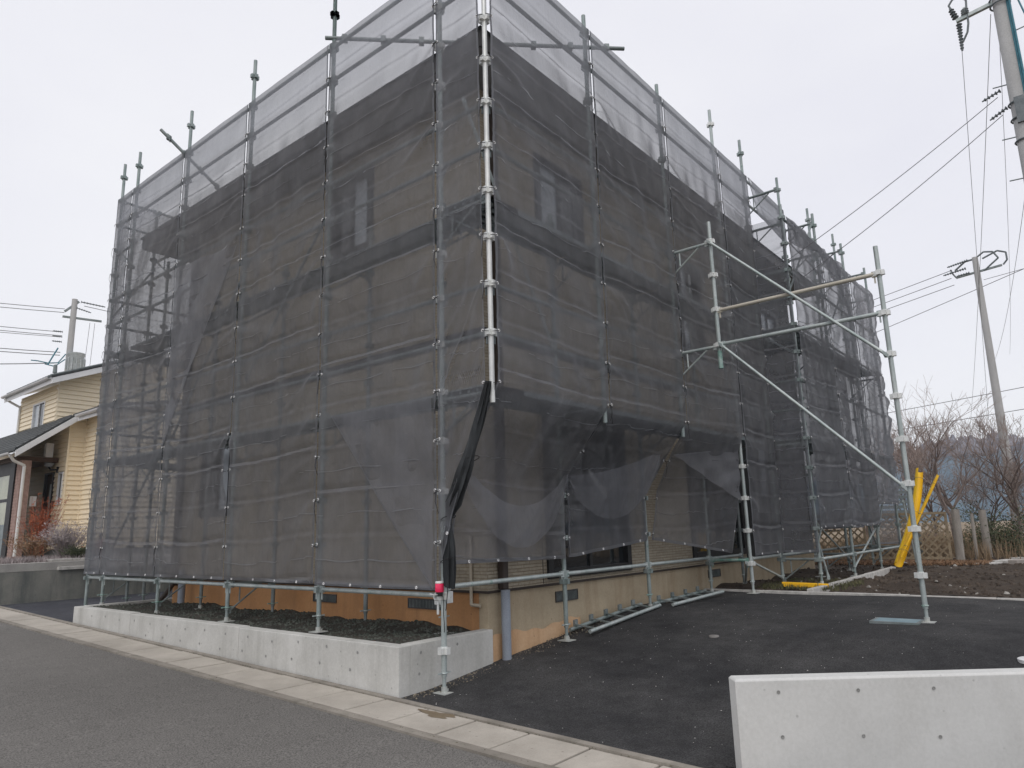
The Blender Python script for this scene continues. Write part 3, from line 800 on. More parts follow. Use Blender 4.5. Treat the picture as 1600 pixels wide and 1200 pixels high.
# --- far outer section y=-1.17
for x, z1 in ((6.6, 5.62), (8.4, 6.08), (10.2, 6.05), (12.0, 6.03)): pole(x, -1.17, -.36 if x < 12 else -.33, z1, 'steel')
for a, b_ in ((6.6,8.4),(8.4,10.2),(10.2,12.0)):
    for z in (.0, 1.8, 2.7, 3.6, 4.5, 5.4): ledger((a,-1.17,z),(b_,-1.17,z), 'steel' if z == 0 else 'steel_dark')
    for z in (.0, 1.8, 3.6): ledger((a,-.61,z+.05),(b_,-.61,z+.05), 'steel_dark')
    board(a+.03, b_-.03, -1.12, -.66, 3.6); board(a+.03, b_-.03, -1.12, -.66, 1.8)
    brace((a,-1.13,.1) if a!=8.4 else (b_,-1.13,.1), (b_,-1.13,1.7) if a!=8.4 else (a,-1.13,1.7), 'steel_dark')
brace((7.0,-1.15,-.28),(8.4,-.61,.35),'steel'); brace((8.4,-1.15,-.25),(10.2,-1.15,.4),'steel'); brace((8.4,-.65,.5),(10.2,-.65,-.2),'steel')
for x in (6.6, 8.4, 10.2, 12.0):
    for z in (0.0, 1.72, 3.52, 5.3, 5.9): bracket((x, -.61, z), (x, -1.17, z), 'steel_dark')
for z in (2.25, 2.7, 4.05, 4.5): ledger((6.6,-.61,z),(6.6,-1.17,z), 'steel_dark')
board(6.62, 8.38, -.56, -.08, 3.6)
brace((8.4,-1.15,5.9),(6.6,-1.15,4.1),'steel_dark'); brace((10.2,-1.15,5.2),(8.4,-1.15,3.7),'steel_dark')
brace((12.1,-1.3,.9),(12.3,-1.35,-.32),'steel')
# tie tubes with clamps above the roof
def clamp_tube(p, q, n, mat='steel_dark'):
    p, q = Vector(p), Vector(q); mb = MB(); mb.tube(p, q, R_, n=12); d = (q-p).normalized()
    for i in range(n):
        c = p+(q-p)*((i+.5)/n); mb.obox(c, d, (0,0,1), d.cross(Vector((0,0,1))), .03, .038, .038); mb.tube(c-d*.012, c+d*.012, R_+.02, n=8)
    mb.build('tie_tube', M[mat], scaf, True)
clamp_tube((-.08, 1.87, 6.42), (2.55, -.72, 6.45), 8); clamp_tube((-.35, 5.62, 6.62), (.9, 4.95, 5.25), 6)
pole(0, 1.8, 6.3, 7.9, 'steel_green', base=False)
# --- outrigger frame at x=3.6
XO = 3.6
pole(XO, -1.18, 2.43, 4.31, 'steel', base=False, detailed=True, label='short hanging standard with green stained foot')
m_ = MB(); m_.tube((XO,-1.18,2.40),(XO,-1.18,2.62), R_*1.12, n=12); m_.build('spigot', M['steel_green'], scaf, True)
pole(XO, -3.03, drive_z(XO,-3.03)-.004, 3.45, 'steel', detailed=True, label='tall front standard of the outrigger on the driveway')
bracket((XO,-.61,4.03),(XO,-1.18,4.03),'steel'); bracket((XO,-.61,2.68),(XO,-1.18,2.68),'steel')
ledger((XO,-1.18,3.13),(XO,-3.03,3.14),'steel_tan', R_*.95); ledger((XO,-1.18,2.70),(XO,-3.03,2.70),'steel', R_*.95)
brace((XO-.04,-1.18,4.03),(XO-.04,-3.0,2.24),'steel',.017); brace((XO-.04,-1.22,2.68),(XO-.04,-3.0,.86),'steel',.017)

# wedge assembly at the front pole
m_ = MB()
m_.obox((0,.06,-.03),(0,1,0),(1,0,0),(0,0,1),.045,.012,.05); m_.ring((-.0165,.075,-.01),(1,0,0),.026,.012,12,6)
m_.obox((.06,0,-.02),(1,0,0),(0,1,0),(0,0,1),.045,.012,.05); m_.obox((-.02,.05,-.11),(0,0,1),(1,0,0),(0,1,0),.05,.006,.012)
m_.build('wedge_head', M['steel_bright'], scaf, bevel=.004)

# ---------------------------------------------------------------- safety nets
def fbm(u, v, seed, octs=((1.3,1.0),(3.1,.5),(6.7,.25),(13.,.12))):
    r = np.random.default_rng(seed); out = np.zeros_like(u)
    for f, a in octs:
        for _ in range(3):
            th = r.random()*math.pi*2; ph = r.random()*6.28
            out += a/3*np.sin(f*(u*math.cos(th)+v*math.sin(th))*2+ph)
    return out

net_count = [0]
def net_sheet(label, tl, tr, bl, br, normal, nu=44, nv=None, billow=.03, crease=.026, node=.45, seed=None,
              mid=None, mat='net', slit=.007, name='safety_net_sheet', flaps=(), bottom_hem=True, eyel=True, wr=1.0, skip=None, tear=None, pleats=True):
    """mid: optional list of (t, left pt, right pt) control rows between the top and bottom rows."""
    net_count[0] += 1; seed = seed or net_count[0]*11
    rows = [(0.0, Vector(tl), Vector(tr))] + [(t, Vector(a), Vector(b)) for t, a, b in (mid or [])] + [(1.0, Vector(bl), Vector(br))]
    W = (rows[0][2]-rows[0][1]).length
    H = sum(((rows[i+1][1]-rows[i][1]).length+(rows[i+1][2]-rows[i][2]).length)/2 for i in range(len(rows)-1))
    nv = nv or max(12, int(H/.019)); n = Vector(normal).normalized()
    tt = [r[0] for r in rows]
    Lr = np.array([list(r[1]) for r in rows]); Rr = np.array([list(r[2]) for r in rows])
    u = np.linspace(0, 1, nu+1); v = np.linspace(0, 1, nv+1); U, V = np.meshgrid(u, v)
    Lp = np.stack([np.interp(V, tt, Lr[:, k]) for k in range(3)], -1)
    Rp = np.stack([np.interp(V, tt, Rr[:, k]) for k in range(3)], -1)
    # scalloped laced edges: the cloth pulls back from the pole between its ties
    zL = Lp[..., 2]; zR = Rp[..., 2]
    sc = lambda z: slit*(.35+.65*np.abs(np.sin(np.pi*z/node)))
    tearR = 0
    if tear: tearR = tear[1]*np.exp(-((zR-tear[0])/tear[2])**4)
    uu = U + (sc(zL)*(1-U)**6 - (sc(zR)+tearR)*U**6)/max(W, .3)
    P = Lp*(1-uu[..., None]) + Rp*uu[..., None]
    Z = P[..., 2]; S = U*W; D = V*H
    side = np.sin(np.pi*U)
    disp = billow*side*(.8+.5*np.sin(D*1.7+seed)) 
    # pleats held by the ties, fading towards the middle of the bay
    ph = (Z/node) % 1.0
    tri = np.abs(ph-.5)*2
    edge = np.exp(-U*W/.25)+np.exp(-(1-U)*W/.25)
    disp += .024*edge*(1-tri)*wr
    # horizontal fold creases across the sheet, slightly wandering
    zc = Z + .03*np.sin(S*1.7+seed) + .05*U*(1-U)*4*.5
    q = ((zc/node+.35) % 1.0)-.5
    amp = .6+.4*np.sin(np.floor(zc/node+.35)*2.3+seed)
    disp += crease*amp*np.exp(-(q*node/.018)**2)
    disp -= crease*.9*amp*np.exp(-((q*node-.035)/.03)**2)
    # long diagonal drags from ties and random wrinkles
    disp += wr*.016*fbm(S*1.6, D*.9, seed)
    ang = np.sin(9*(S+.45*D)+2.2*fbm(S, D, seed+3)); disp += wr*.009*ang*np.clip(fbm(S*.7, D*.5, seed+5)+.3, 0, 1)
    ang = np.sin(11*(S-.35*D)+2.2*fbm(S, D, seed+4)); disp += wr*.009*ang*np.clip(fbm(S*.7, D*.5, seed+6)+.2, 0, 1)
    # vertical soft folds
    disp += wr*.013*np.sin(S*14+1.5*fbm(S*.5, D*.4, seed+8))*np.clip(fbm(S*.5, D*.35, seed+9), 0, 1)
    fr_ = np.random.default_rng(seed+77)
    for _ in range(int(18*wr*min(1.4, .5+W/2))):
        left = fr_.random() < .5; d0 = fr_.integers(0, max(1, int(H/node)))*node+fr_.random()*.04
        an = math.radians(fr_.uniform(8, 72)); ln = fr_.uniform(.35, 1.5)*min(1, W/1.2); wd = fr_.uniform(.022, .060); am = fr_.uniform(.006, .027)
        X0 = 0 if left else W; dx = math.cos(an)*(1 if left else -1); dy = math.sin(an)
        al = (S-X0)*dx+(D-d0)*dy; ac = (S-X0)*dy-(D-d0)*dx + .04*np.sin(al*4+seed)
        disp += am*np.exp(-(ac/(wd*(1+al.clip(0, 9)*.9)))**2)*np.clip(al/.06, 0, 1)*np.clip((ln-al)/ln, 0, 1)
    disp *= 1-.8*np.clip((Z-5.2)/.5, 0, 1)      # drawn taut along the top rails
    disp *= np.clip(np.minimum(U, 1-U)*W/.05, .15, 1)
    P = P + disp[..., None]*np.array(list(n))
    mb = MB(); mb.v = [tuple(p) for p in P.reshape(-1, 3)]
    idx = np.arange((nu+1)*(nv+1)).reshape(nv+1, nu+1)
    for j in range(nv):
        for i in range(nu):
            if skip and skip(U[j, i], V[j, i], P[j, i]): continue
            mb.f.append((int(idx[j,i]), int(idx[j,i+1]), int(idx[j+1,i+1]), int(idx[j+1,i])))
    root = mb.build(name, M[mat], None, True, label=label, cat='safety net', group='grey mesh sheets hung on the scaffold')
    # pinched pleats along the packing creases
    pm_ = MB(); fr2 = np.random.default_rng(seed+9)
    zz = zc[:, nu//2]; k0, k1 = int(math.floor(zz.min()/node+.35))+1, int(math.floor(zz.max()/node+.35))+1
    for k_ in range(k0, k1):
        target = (k_-.35)*node; hgt = fr2.uniform(.005, .012); on = True; prev = None; pts_ = []
        for i in range(nu+1):
            j = int(np.argmin(np.abs(zc[:, i]-target)))
            if abs(zc[j, i]-target) > .03 or (skip and skip(U[j, i], V[j, i], P[j, i])): pts_.append(None); continue
            hh = hgt*(.45+.55*abs(math.sin(i*.23+k_*1.7)))
            p = Vector(P[j, i])+n*.006; p.z += .010*math.sin(i*.31+k_); pts_.append((p, hh))
        gap0 = fr2.integers(0, nu); gap1 = gap0+fr2.integers(0, nu//3+1)
        for i in range(nu):
            if pts_[i] is None or pts_[i+1] is None or gap0 <= i < gap1: continue
            (p, h0), (q, h1) = pts_[i], pts_[i+1]
            pm_.add([p, q, q+n*.006-Vector((0,0,h1)), p+n*.006-Vector((0,0,h0))], [(0,1,2,3)])
    if pm_.v and pleats: pm_.build('crease_pleats', M['net_hem'], root, True, kind='stuff')
    # hems at both sides (rope edge) and the bottom
    hm = MB(); nn = np.array(list(n))
    def hemstrip(Q, inward, w):
        vs_ = []; fs = []
        for k_, p in enumerate(Q):
            p = np.array(p)+nn*.002; vs_ += [tuple(p), tuple(p+inward[k_]*w)]
        for k_ in range(len(Q)-1): fs.append((2*k_, 2*k_+1, 2*k_+3, 2*k_+2))
        hm.add(vs_, fs)
    def unit(a): return a/np.maximum(np.linalg.norm(a, axis=-1, keepdims=True), 1e-9)
    hemstrip(P[:, 0], unit(P[:, 2]-P[:, 0]), .022); hemstrip(P[:, -1], unit(P[:, -3]-P[:, -1]), .022)
    if bottom_hem: hemstrip(P[-1], unit(P[-3]-P[-1]), .035)
    hm.build('hem', M['net_hem'], root, True)
    if eyel:
        em = MB(); lc = MB()
        def at(z, col):
            zc_ = P[:, col, 2]; k_ = int(np.argmin(np.abs(zc_-z))); return Vector(P[k_, col]), abs(zc_[k_]-z) < .05
        for col, inn in ((0, 1), (-1, -1)):
            z = math.ceil(P[:, col, 2].min()/node)*node
            while z < P[:, col, 2].max()-.02:
                c, ok = at(z, col)
                if ok:
                    other = Vector(P[0, col+inn if col == 0 else -2])-Vector(P[0, col]); other.normalize()
                    e = c+other*.022+n*.006
                    em.ring(e, n, .0105, .0042, 10, 5)
                    lc.path([e+n*.006, c-other*.02+n*.012-Vector((0,0,.012)), c-other*.055+n*.0-Vector((0,0,.02))], .0035, 4)
                    if random.random() < .35:
                        t_ = c-other*.02+n*.01; lc.path([t_, t_+Vector((0,0,-.09))+n*.012, t_+Vector((0,0,-.15-.1*random.random()))+other*.03], .0025, 4)
                z += node
        nb = max(2, int(W/.42))
        for i in range(nb):
            k_ = int((i+.5)/nb*nu); c = Vector(P[-1, k_]); up = Vector(P[-2, k_])-c; up.normalize(); em.ring(c+up*.018+n*.006, n, .0105, .0042, 10, 5)
        em.build('eyelet_row', M['white_metal'], root, True, kind='stuff')
        if lc.v: lc.build('lacing', M['cord'], root, kind='stuff')
    # folded double layers
    for kind, poly in flaps:
        fm = MB()
        if kind == 'tri':
            a, b_, c = [Vector(p) for p in poly]
            N = 26; ids = {}; vs_ = []; fs = []
            for i in range(N+1):
                for j in range(N+1-i):
                    s_, t_ = i/N, j/N; p = a+(b_-a)*s_+(c-a)*t_
                    wv = .010*math.sin(7*s_*3+5*t_)+.006*math.sin(19*t_+9*s_)
                    ids[(i,j)] = len(vs_); vs_.append(p+n*(.028+wv))
            for i in range(N):
                for j in range(N-i):
                    fs.append((ids[(i,j)], ids[(i+1,j)], ids[(i,j+1)]))
                    if j < N-i-1: fs.append((ids[(i+1,j)], ids[(i+1,j+1)], ids[(i,j+1)]))
            fm.add(vs_, fs)
            d_ = (c-a).normalized(); sd_ = (b_-a)-d_*((b_-a).dot(d_)); sd_.normalize(); q0 = [a+(c-a)*(i/30)+n*(.034+.010*math.sin(5*i/30)) for i in range(31)]
            vv = []; ff = []
            for p in q0: vv += [p, p+sd_*.016]
            for i in range(30): ff.append((2*i, 2*i+1, 2*i+3, 2*i+2))
            he = MB(); he.add(vv, ff); he.build('fold_edge', M['net_hem'], root, True)
            fm.build('folded_layer', M['net_fold'], root, True)
        elif kind == 'sag':
            (a, b_, s0, s1, off) = poly; a, b_ = Vector(a), Vector(b_)
            def sf(x_, y_):
                p = a+(b_-a)*x_; sg_ = s0*(4*x_*(1-x_)); sg2 = s1*(4*x_*(1-x_))**.8+.10
                drop = sg_+(sg2-sg_)*y_
                return p+Vector((0,0,-drop)) + n*(off+.035*math.sin(y_*math.pi)*math.sin(math.pi*x_)+.008*math.sin(30*x_+9*y_))
            fm.grid(sf, 40, 14); fm.build('sagging_fold', M['net_fold'], root, True)
    return root

XN = -.070      # plane of the left nets
TOP = 6.30
net_sheet('narrow net sheet between the bare corner pole and the red lamp pole', (XN,-.01,TOP), (XN,-.600,TOP), (XN,-.01,.12), (XN,-.600,1.80), (-1,0,0), nu=26, billow=.015, crease=.014)
def L(label, a, b_, zb=.07, zt_=TOP, flaps=(), **k):
    return net_sheet(label, (XN,b_-.012,zt_), (XN,a+.004,zt_), (XN,b_-.012,zb), (XN,a+.004,zb), (-1,0,0), flaps=flaps, **k)
L('wide net sheet left of the red lamp pole, diagonal fold at its foot', 0, 1.8, .05, flaps=[('tri', ((XN,.03,.06),(XN,.03,1.75),(XN,1.55,1.75)))])
L('net sheet covering the small dark upstairs window, second bay from the front pole', 1.8, 3.6, .06, billow=.035)
L('net sheet with a long dark diagonal fold from its upper pole, third bay', 3.6, 5.4, .06, flaps=[('tri', ((XN,5.36,1.80),(XN,5.36,4.40),(XN,3.66,4.28)))], tear=(1.42,.12,.34))
L('net sheet with sky and end scaffold showing through, fourth bay', 5.4, 7.2, .06)
L('narrow outermost net sheet at the left end of the gable side', 7.2, 7.8, .06, nu=20, billow=.012)
for i, (x0, x1) in enumerate(((.02, 1.8), (1.8, 3.6))):
    net_sheet(['net sheet turned round the left end, facing the cream house','inner net sheet behind the left end bays, against the sky'][i], (x1-.02,7.84,TOP), (x0+.02,7.84,TOP), (x1-.02,7.84,.1), (x0+.02,7.84,.1), (0,1,0), nu=26)
# extra hanging layer in the third bay opening (small torn gap by pole L2 is left open)
YN = -.680
def RS(label, x0, x1, zb, zt_=TOP, yy=YN, **k):
    return net_sheet(label, (x0+.006,yy,zt_), (x1-.010,yy,zt_), (x0+.006,yy,zb), (x1-.010,yy,zb), (0,-1,0), **k)
net_sheet('tall net sheet right of the bare corner pole, sagging over the driveway',
    (-.005,YN,TOP), (1.79,YN,TOP), (.05,-.03,.26), (1.79,-.035,.23), (0,-1,0), nu=50,
    mid=[(.72,(-.005,YN,1.80),(1.79,YN,1.80)),(.86,(.04,-.10,1.00),(1.785,-.055,1.05))], wr=1.2,
    flaps=[('sag', ((.06,-.10,1.22),(1.79,-.06,1.16),.42,.72,.05))])
net_sheet('net sheet in front of the large dark window, second on the driveway side',
    (1.806,YN,TOP), (3.59,YN,TOP), (1.83,-.035,.24), (3.56,-.035,.37), (0,-1,0), nu=50,
    mid=[(.72,(1.806,YN,1.80),(3.59,YN,1.80)),(.80,(1.82,-.06,1.10),(3.585,-.45,1.50)),(.92,(1.86,-.04,.72),(3.56,-.04,.92))], wr=1.3,
    flaps=[('sag', ((1.83,-.06,1.10),(3.40,-.33,1.45),.06,.52,.05))])
net_sheet('net sheet behind the outrigger frame, third on the driveway side',
    (3.606,YN,TOP), (5.39,YN,TOP), (3.66,-.04,.37), (5.30,-.40,.14), (0,-1,0), nu=50,
    mid=[(.72,(3.606,YN,1.80),(5.39,YN,1.80)),(.78,(3.63,-.42,1.45),(5.37,-.58,1.55)),(.90,(3.78,-.10,1.0),(5.34,-.56,.95))], wr=1.3,
    flaps=[('tri', ((3.66,-.40,1.42),(5.33,-.55,.85),(5.33,-.58,1.6)))])
RS('narrow dark net sheet before the recessed porch, right of the outrigger', 5.4, 6.6, .10, nu=34)
net_sheet('short net strip turning the step out of the scaffold by the porch', (6.565,-.67,5.4), (6.565,-1.20,5.4), (6.565,-.67,.10), (6.565,-1.20,.10), (-1,0,0), nu=20, billow=.012)
net_sheet('torn upper net flap hanging below the top rail against the sky', (6.622,YN,6.3), (8.38,YN,6.3), (6.95,YN,5.72), (8.38,YN,5.60), (0,-1,0), nu=34, eyel=False)
YF = -1.240
RS('pale net sheet on the stepped out far section, nearest bay', 6.6, 8.4, .45, 5.4, YF, wr=1.4)
RS('pale net sheet on the stepped out far section, middle bay', 8.4, 10.2, .45, 5.4, YF, wr=1.5)
RS('crumpled last net sheet at the far right corner of the scaffold', 10.2, 12.0, .84, 5.4, YF, wr=2.6)
net_sheet('dark net sheet closing the far right end of the scaffold', (12.04,-.63,5.4), (12.04,-1.15,5.4), (12.04,-.63,.05), (12.04,-1.15,.05), (1,0,0), nu=20)
net_sheet('folded dark net sheet over the far top rail against the sky', (6.65,-1.23,5.40), (9.4,-1.23,5.40), (6.65,-1.23,4.95), (9.9,-1.23,4.55), (0,-1,0), nu=30, eyel=False, skip=lambda u,v,p: v > .25+.75*abs(2*u-.9))
net_sheet('inner net layer low behind the far section of the scaffold', (8.45,-.53,3.75), (11.95,-.53,3.75), (8.45,-.53,.4), (11.95,-.53,.4), (0,1,0), nu=50, eyel=False)
net_sheet('middle net layer low inside the first far bay', (6.65,-.53,3.0), (8.38,-.53,3.0), (6.65,-.53,.4), (8.38,-.53,.4), (0,1,0), nu=40, eyel=False)
# gathered corner bundle
nb = empty('gathered_net_bundle', (0,-.3,.3), 'dark bunched net gathered from the corner pole down to the front pole', 'safety net')
m_ = MB()
cpts = [Vector((-.06,-.62,1.80)), Vector((-.07,-.53,1.52)), Vector((-.08,-.37,1.10)), Vector((-.06,-.19,.78)), Vector((-.05,-.12,.66)), Vector((-.04,-.11,.40)), Vector((-.03,-.10,.07))]
rad = [.035, .06, .085, .08, .045, .075, .06]
N = 14; segs = []
for k_ in range(len(cpts)-1):
    for s_ in range(8):
        t_ = s_/8; segs.append((cpts[k_].lerp(cpts[k_+1], t_), rad[k_]*(1-t_)+rad[k_+1]*t_))
segs.append((cpts[-1], rad[-1]))
for k_, (c, r) in enumerate(segs):
    for i in range(N):
        t_ = 2*math.pi*i/N; rr = r*(.72+.34*math.cos(i*3.1+.15*k_)+.05*math.sin(k_*.9+i))
        m_.v.append((c.x+rr*.6*math.cos(t_), c.y+rr*math.sin(t_), c.z+.2*rr*math.sin(t_)))
for k_ in range(len(segs)-1):
    for i in range(N): m_.f.append((k_*N+i, k_*N+(i+1)%N, (k_+1)*N+(i+1)%N, (k_+1)*N+i))
m_.build('bunched_cloth', M['cloth_dark'], nb, True)
m_ = MB()
for z, y_ in ((.66,-.06),(.30,-.05),(1.15,-.35)): m_.ring((-.045,y_-.05,z), (0,.35,1), .066, .004, 14, 4)
m_.path([(-.03,-.03,.34),(-.05,-.06,.2),(-.04,-.09,.05),(-.035,-.06,-.12)], .004, 5)
m_.build('tie_cord', M['cord'], nb)

# ---------------------------------------------------------------- red warning lamp on the front pole
lamp = empty('warning_lamp', (-.06,-.02,.02), 'small red warning lamp clamped to the front scaffold pole', 'warning lamp')
cx, cy = -.062, -.012
m_ = MB(); m_.lathe((cx,cy,.035), [(0,0),(.036,0),(.038,.006),(.038,.066),(.034,.072),(0,.072)], 20); m_.build('lens', M['red'], lamp, True)
m_ = MB(); m_.lathe((cx,cy,.105), [(0,.003),(.037,.003),(.037,.014),(.03,.02),(0,.021)], 20); m_.build('cap', M['pipe_white'], lamp, True)
m_ = MB(); m_.lathe((cx,cy,.0), [(0,0),(.028,0),(.03,.034),(0,.034)], 16); m_.build('battery_base', M['flat_black'], lamp, True)
m_ = MB(); m_.box(cx-.03, cx+.05, cy-.005, cy+.09, .012, .016); m_.tube((cx,cy+.09,.014),(cx,cy+.12,.018),.004,n=6); m_.build('clamp_bar', M['white_metal'], lamp)
m_ = MB(); m_.path([(cx+.02,cy-.02,.0),(-.035,-.035,-.06),(-.033,-.03,-.15),(-.04,-.045,-.22),(-.03,-.035,-.30)], .0035, 5); m_.build('cable', M['cord'], lamp)

# ---------------------------------------------------------------- stacked frames on the driveway
def rack(x0, y0, x1, y1, n, label):
    a = Vector((x0, y0, drive_z(x0,y0)+.045)); b_ = Vector((x1, y1, drive_z(x1,y1)+.045)); d = (b_-a).normalized(); s_ = Vector((-d.y, d.x, 0)).normalized()
    t = empty('scaffold_rail_frame', tuple(a), label, 'scaffold frame', 'loose rail frames lying by the foundation')
    for o_ in (0, .26):
        m_ = MB(); m_.tube(a+s_*o_, b_+s_*o_, R_*.85, n=12); m_.build('rail', M['steel'] if o_ == 0 else M['steel_mid'], t, True)
    for i in range(n):
        c = a+(b_-a)*((i+.35)/n); m_ = MB()
        m_.beam(c+Vector((0,0,.012)), c+s_*.26+Vector((0,0,.035)), .035, .012); m_.obox(c+s_*.26+Vector((0,0,.05)), d, s_, (0,0,1), .03, .012, .035)
        m_.build('rung', M['steel_dark'], t)
    return t
rack(2.03, -.14, 3.55, -.16, 5, 'steel rail frame lying nearest the road along the foundation')
rack(3.62, -.30, 5.1, -.30, 4, 'steel rail frame lying beyond it, nearer the soil yard')

# manhole, chalk mark, stones
m_ = MB()
def quad_on(x0,x1,y0,y1,dz): return [(x0,y0,drive_z(x0,y0)+dz),(x1,y0,drive_z(x1,y0)+dz),(x1,y1,drive_z(x1,y1)+dz),(x0,y1,drive_z(x0,y1)+dz)]
mc = empty('drain_cover', (3.6,-2.75,-.45), 'blue grey rectangular drain lid set flush in the dark driveway', 'drain cover')
m_.box(3.44, 3.70, -2.96, -2.58, -.50, -.437); m_.build('lid', M['cover_blue'], mc, bevel=.004)
m_ = MB(); m_.box(3.41,3.438,-2.99,-2.55,-.50,-.440); m_.box(3.702,3.73,-2.99,-2.55,-.50,-.440); m_.box(3.4385,3.7015,-2.99,-2.962,-.50,-.440); m_.box(3.4385,3.7015,-2.578,-2.55,-.50,-.440); m_.build('rim', M['steel_dark'], mc)
hc = empty('hole_cover', (2.4,-1.4,-.5), 'small flat pale disc set in the middle of the driveway', 'cover')
m_ = MB(); m_.lathe((2.40,-1.36,drive_z(2.4,-1.36)), [(0,.012),(.045,.012),(.05,.007),(.05,-.02)], 20); m_.build('disc', stain_mat('dull_disc', (.17,.16,.15), (.22,.21,.2), 9, .8), hc, True)
hc = empty('hole_cover', (2.2,-3.8,-.5), 'white round lid on the driveway by the right picture edge', 'cover')
m_ = MB(); m_.lathe((2.46,-3.96,drive_z(2.46,-3.96)), [(0,.010),(.12,.010),(.13,.005),(.13,-.02)], 24); m_.build('disc', M['white_paint'], hc, True)

def pebbles(name, n, fn, mat, rmin, rmax, label, cat):
    mb = MB()
    for _ in range(n):
        c, ok = fn()
        if not ok: continue
        r = rmin+(rmax-rmin)*rng.random()**2
        pts = []
        for k_ in range(6):
            t_ = k_*math.pi/3+rng.random()*.5; rr = r*(.7+.5*rng.random()); pts.append((c[0]+rr*math.cos(t_), c[1]+rr*math.sin(t_), c[2]))
        top = [(p[0]*.5+c[0]*.5, p[1]*.5+c[1]*.5, c[2]+r*(.5+.4*rng.random())) for p in pts]
        mb.add(pts+top, [(k_, (k_+1)%6, 6+(k_+1)%6, 6+k_) for k_ in range(6)]+[(6,7,8,9,10,11)])
    return mb.build(name, mat, None, kind='stuff', label=label, cat=cat)
pebbles('driveway_grit', 900, lambda: ((lambda x, y: ((x, y, drive_z(x,y)+.012*math.sin(x*2.3+y*1.7)*min(1, max(0, x-.3))-.002), True))(-.3+rng.random()*5.7, -5+rng.random()*5.1)), M['stone_white'], .002, .0065, 'scattered pale grit lying on the dark driveway', 'grit')
pebbles('planter_gravel', 5200, lambda: ((lambda x, y: ((x, y, -.425+.02*math.sin(5*x+3*y)+.015*math.sin(13*y+7*x)+.03*(x+.2)/1.05-.004), True))(-.2+rng.random()*1.0, .33+rng.random()*6.7)), stain_mat('dark_gravel', (.032,.040,.032), (.095,.10,.085), 14, .9, 0, 60, 0), .008, .026, 'dark crushed gravel filling the planter', 'gravel')
pebbles('yard_clods', 4200, lambda: ((lambda x, y: ((x, y, -.41+.03*math.sin(2.1*x+1.3*y)+.02*math.sin(5.3*x-2.9*y)+max(0, x-8)*.006), y < .1))(5.7+rng.random()*8.5, -7+rng.random()*7.3)), stain_mat('soil_clods', (.03,.022,.018), (.11,.085,.065), 9, .95, 0, 60, 0), .012, .05, 'clods of dark soil in the bare yard', 'soil')
pebbles('yard_stones', 90, lambda: ((lambda x, y: ((x, y, -.395+.03*math.sin(2.1*x+1.3*y)+.02*math.sin(5.3*x-2.9*y)+max(0, x-8)*.006), True))(5.7+rng.random()*6, -6+rng.random()*6)), stain_mat('dusty_stone', (.2,.19,.17), (.42,.4,.37), 9, .9), .012, .042, 'pale stones scattered over the bare yard soil', 'stones')

pebbles('edge_debris', 700, lambda: ((lambda t, w: ((.85+t*4.6, HY-.03-w*w*.22, drive_z(.85+t*4.6, .1)), True) if t < .7 else ((-.33+(t-.7)*3.9, .165-w*w*.16, drive_z(-.33+(t-.7)*3.9, .1)+.002), True))(rng.random(), rng.random())), stain_mat('debris', (.10,.085,.065), (.3,.26,.2), 14, .9, 0, 60, 0), .003, .012, 'grit and crumbs collected along the foot of the foundation', 'debris')
pebbles('gutter_grit', 500, lambda: ((lambda t, w: ((-.43+.02*w if w < .7 else -.87-.03*w, -3+t*8, road_z(-3+t*8)+.001), True))(rng.random(), rng.random())), stain_mat('gutter_crumbs', (.07,.065,.045), (.2,.18,.13), 14, .9, 0, 60, 0), .003, .009, 'crumbs and dirt along the gutter edges', 'debris')
# dry leaf litter strip near the fence, short weeds on the yard
def tufts(name, n, fn, mat, h, w, label, cat, lean=.5):
    mb = MB()
    for _ in range(n):
        c = fn(); 
        for k_ in range(5):
            t_ = rng.random()*6.28; hh = h*(.5+rng.random()); d = Vector((math.cos(t_), math.sin(t_), 0)); b0 = Vector(c)+d*.01
            s_ = Vector((-d.y, d.x, 0))*w; tip = b0+d*hh*lean*rng.random()+Vector((0,0,hh))
            mb.add([b0-s_, b0+s_, tip], [(0,1,2)])
    return mb.build(name, mat, None, kind='stuff', label=label, cat=cat)
M['litter'] = stain_mat('orange_litter', (.20,.12,.07), (.32,.20,.12), 5, .95, 0, 60, 0)
tufts('leaf_litter', 2600, lambda: (11.9+rng.random()*1.5, -2.6+rng.random()*4.0, -.375), M['litter'], .05, .012, 'rust coloured leaf litter along the foot of the lattice fence', 'leaf litter', 1.5)
tufts('dry_grass', 4200, lambda: (13.5+rng.random()*14, -7+rng.random()*9, -.36), M['drygrass'], .38, .009, 'tall dry grass beyond the lattice fence', 'dry grass')
tufts('yard_weeds', 500, lambda: (5.9+rng.random()*1.8, -1.6+rng.random()*1.2, -.39), stain_mat('weed', (.07,.08,.03), (.16,.15,.08), 5, .9, 0, 60, 0), .05, .005, 'thin weeds round the fallen yellow guard', 'weeds', 1.2)

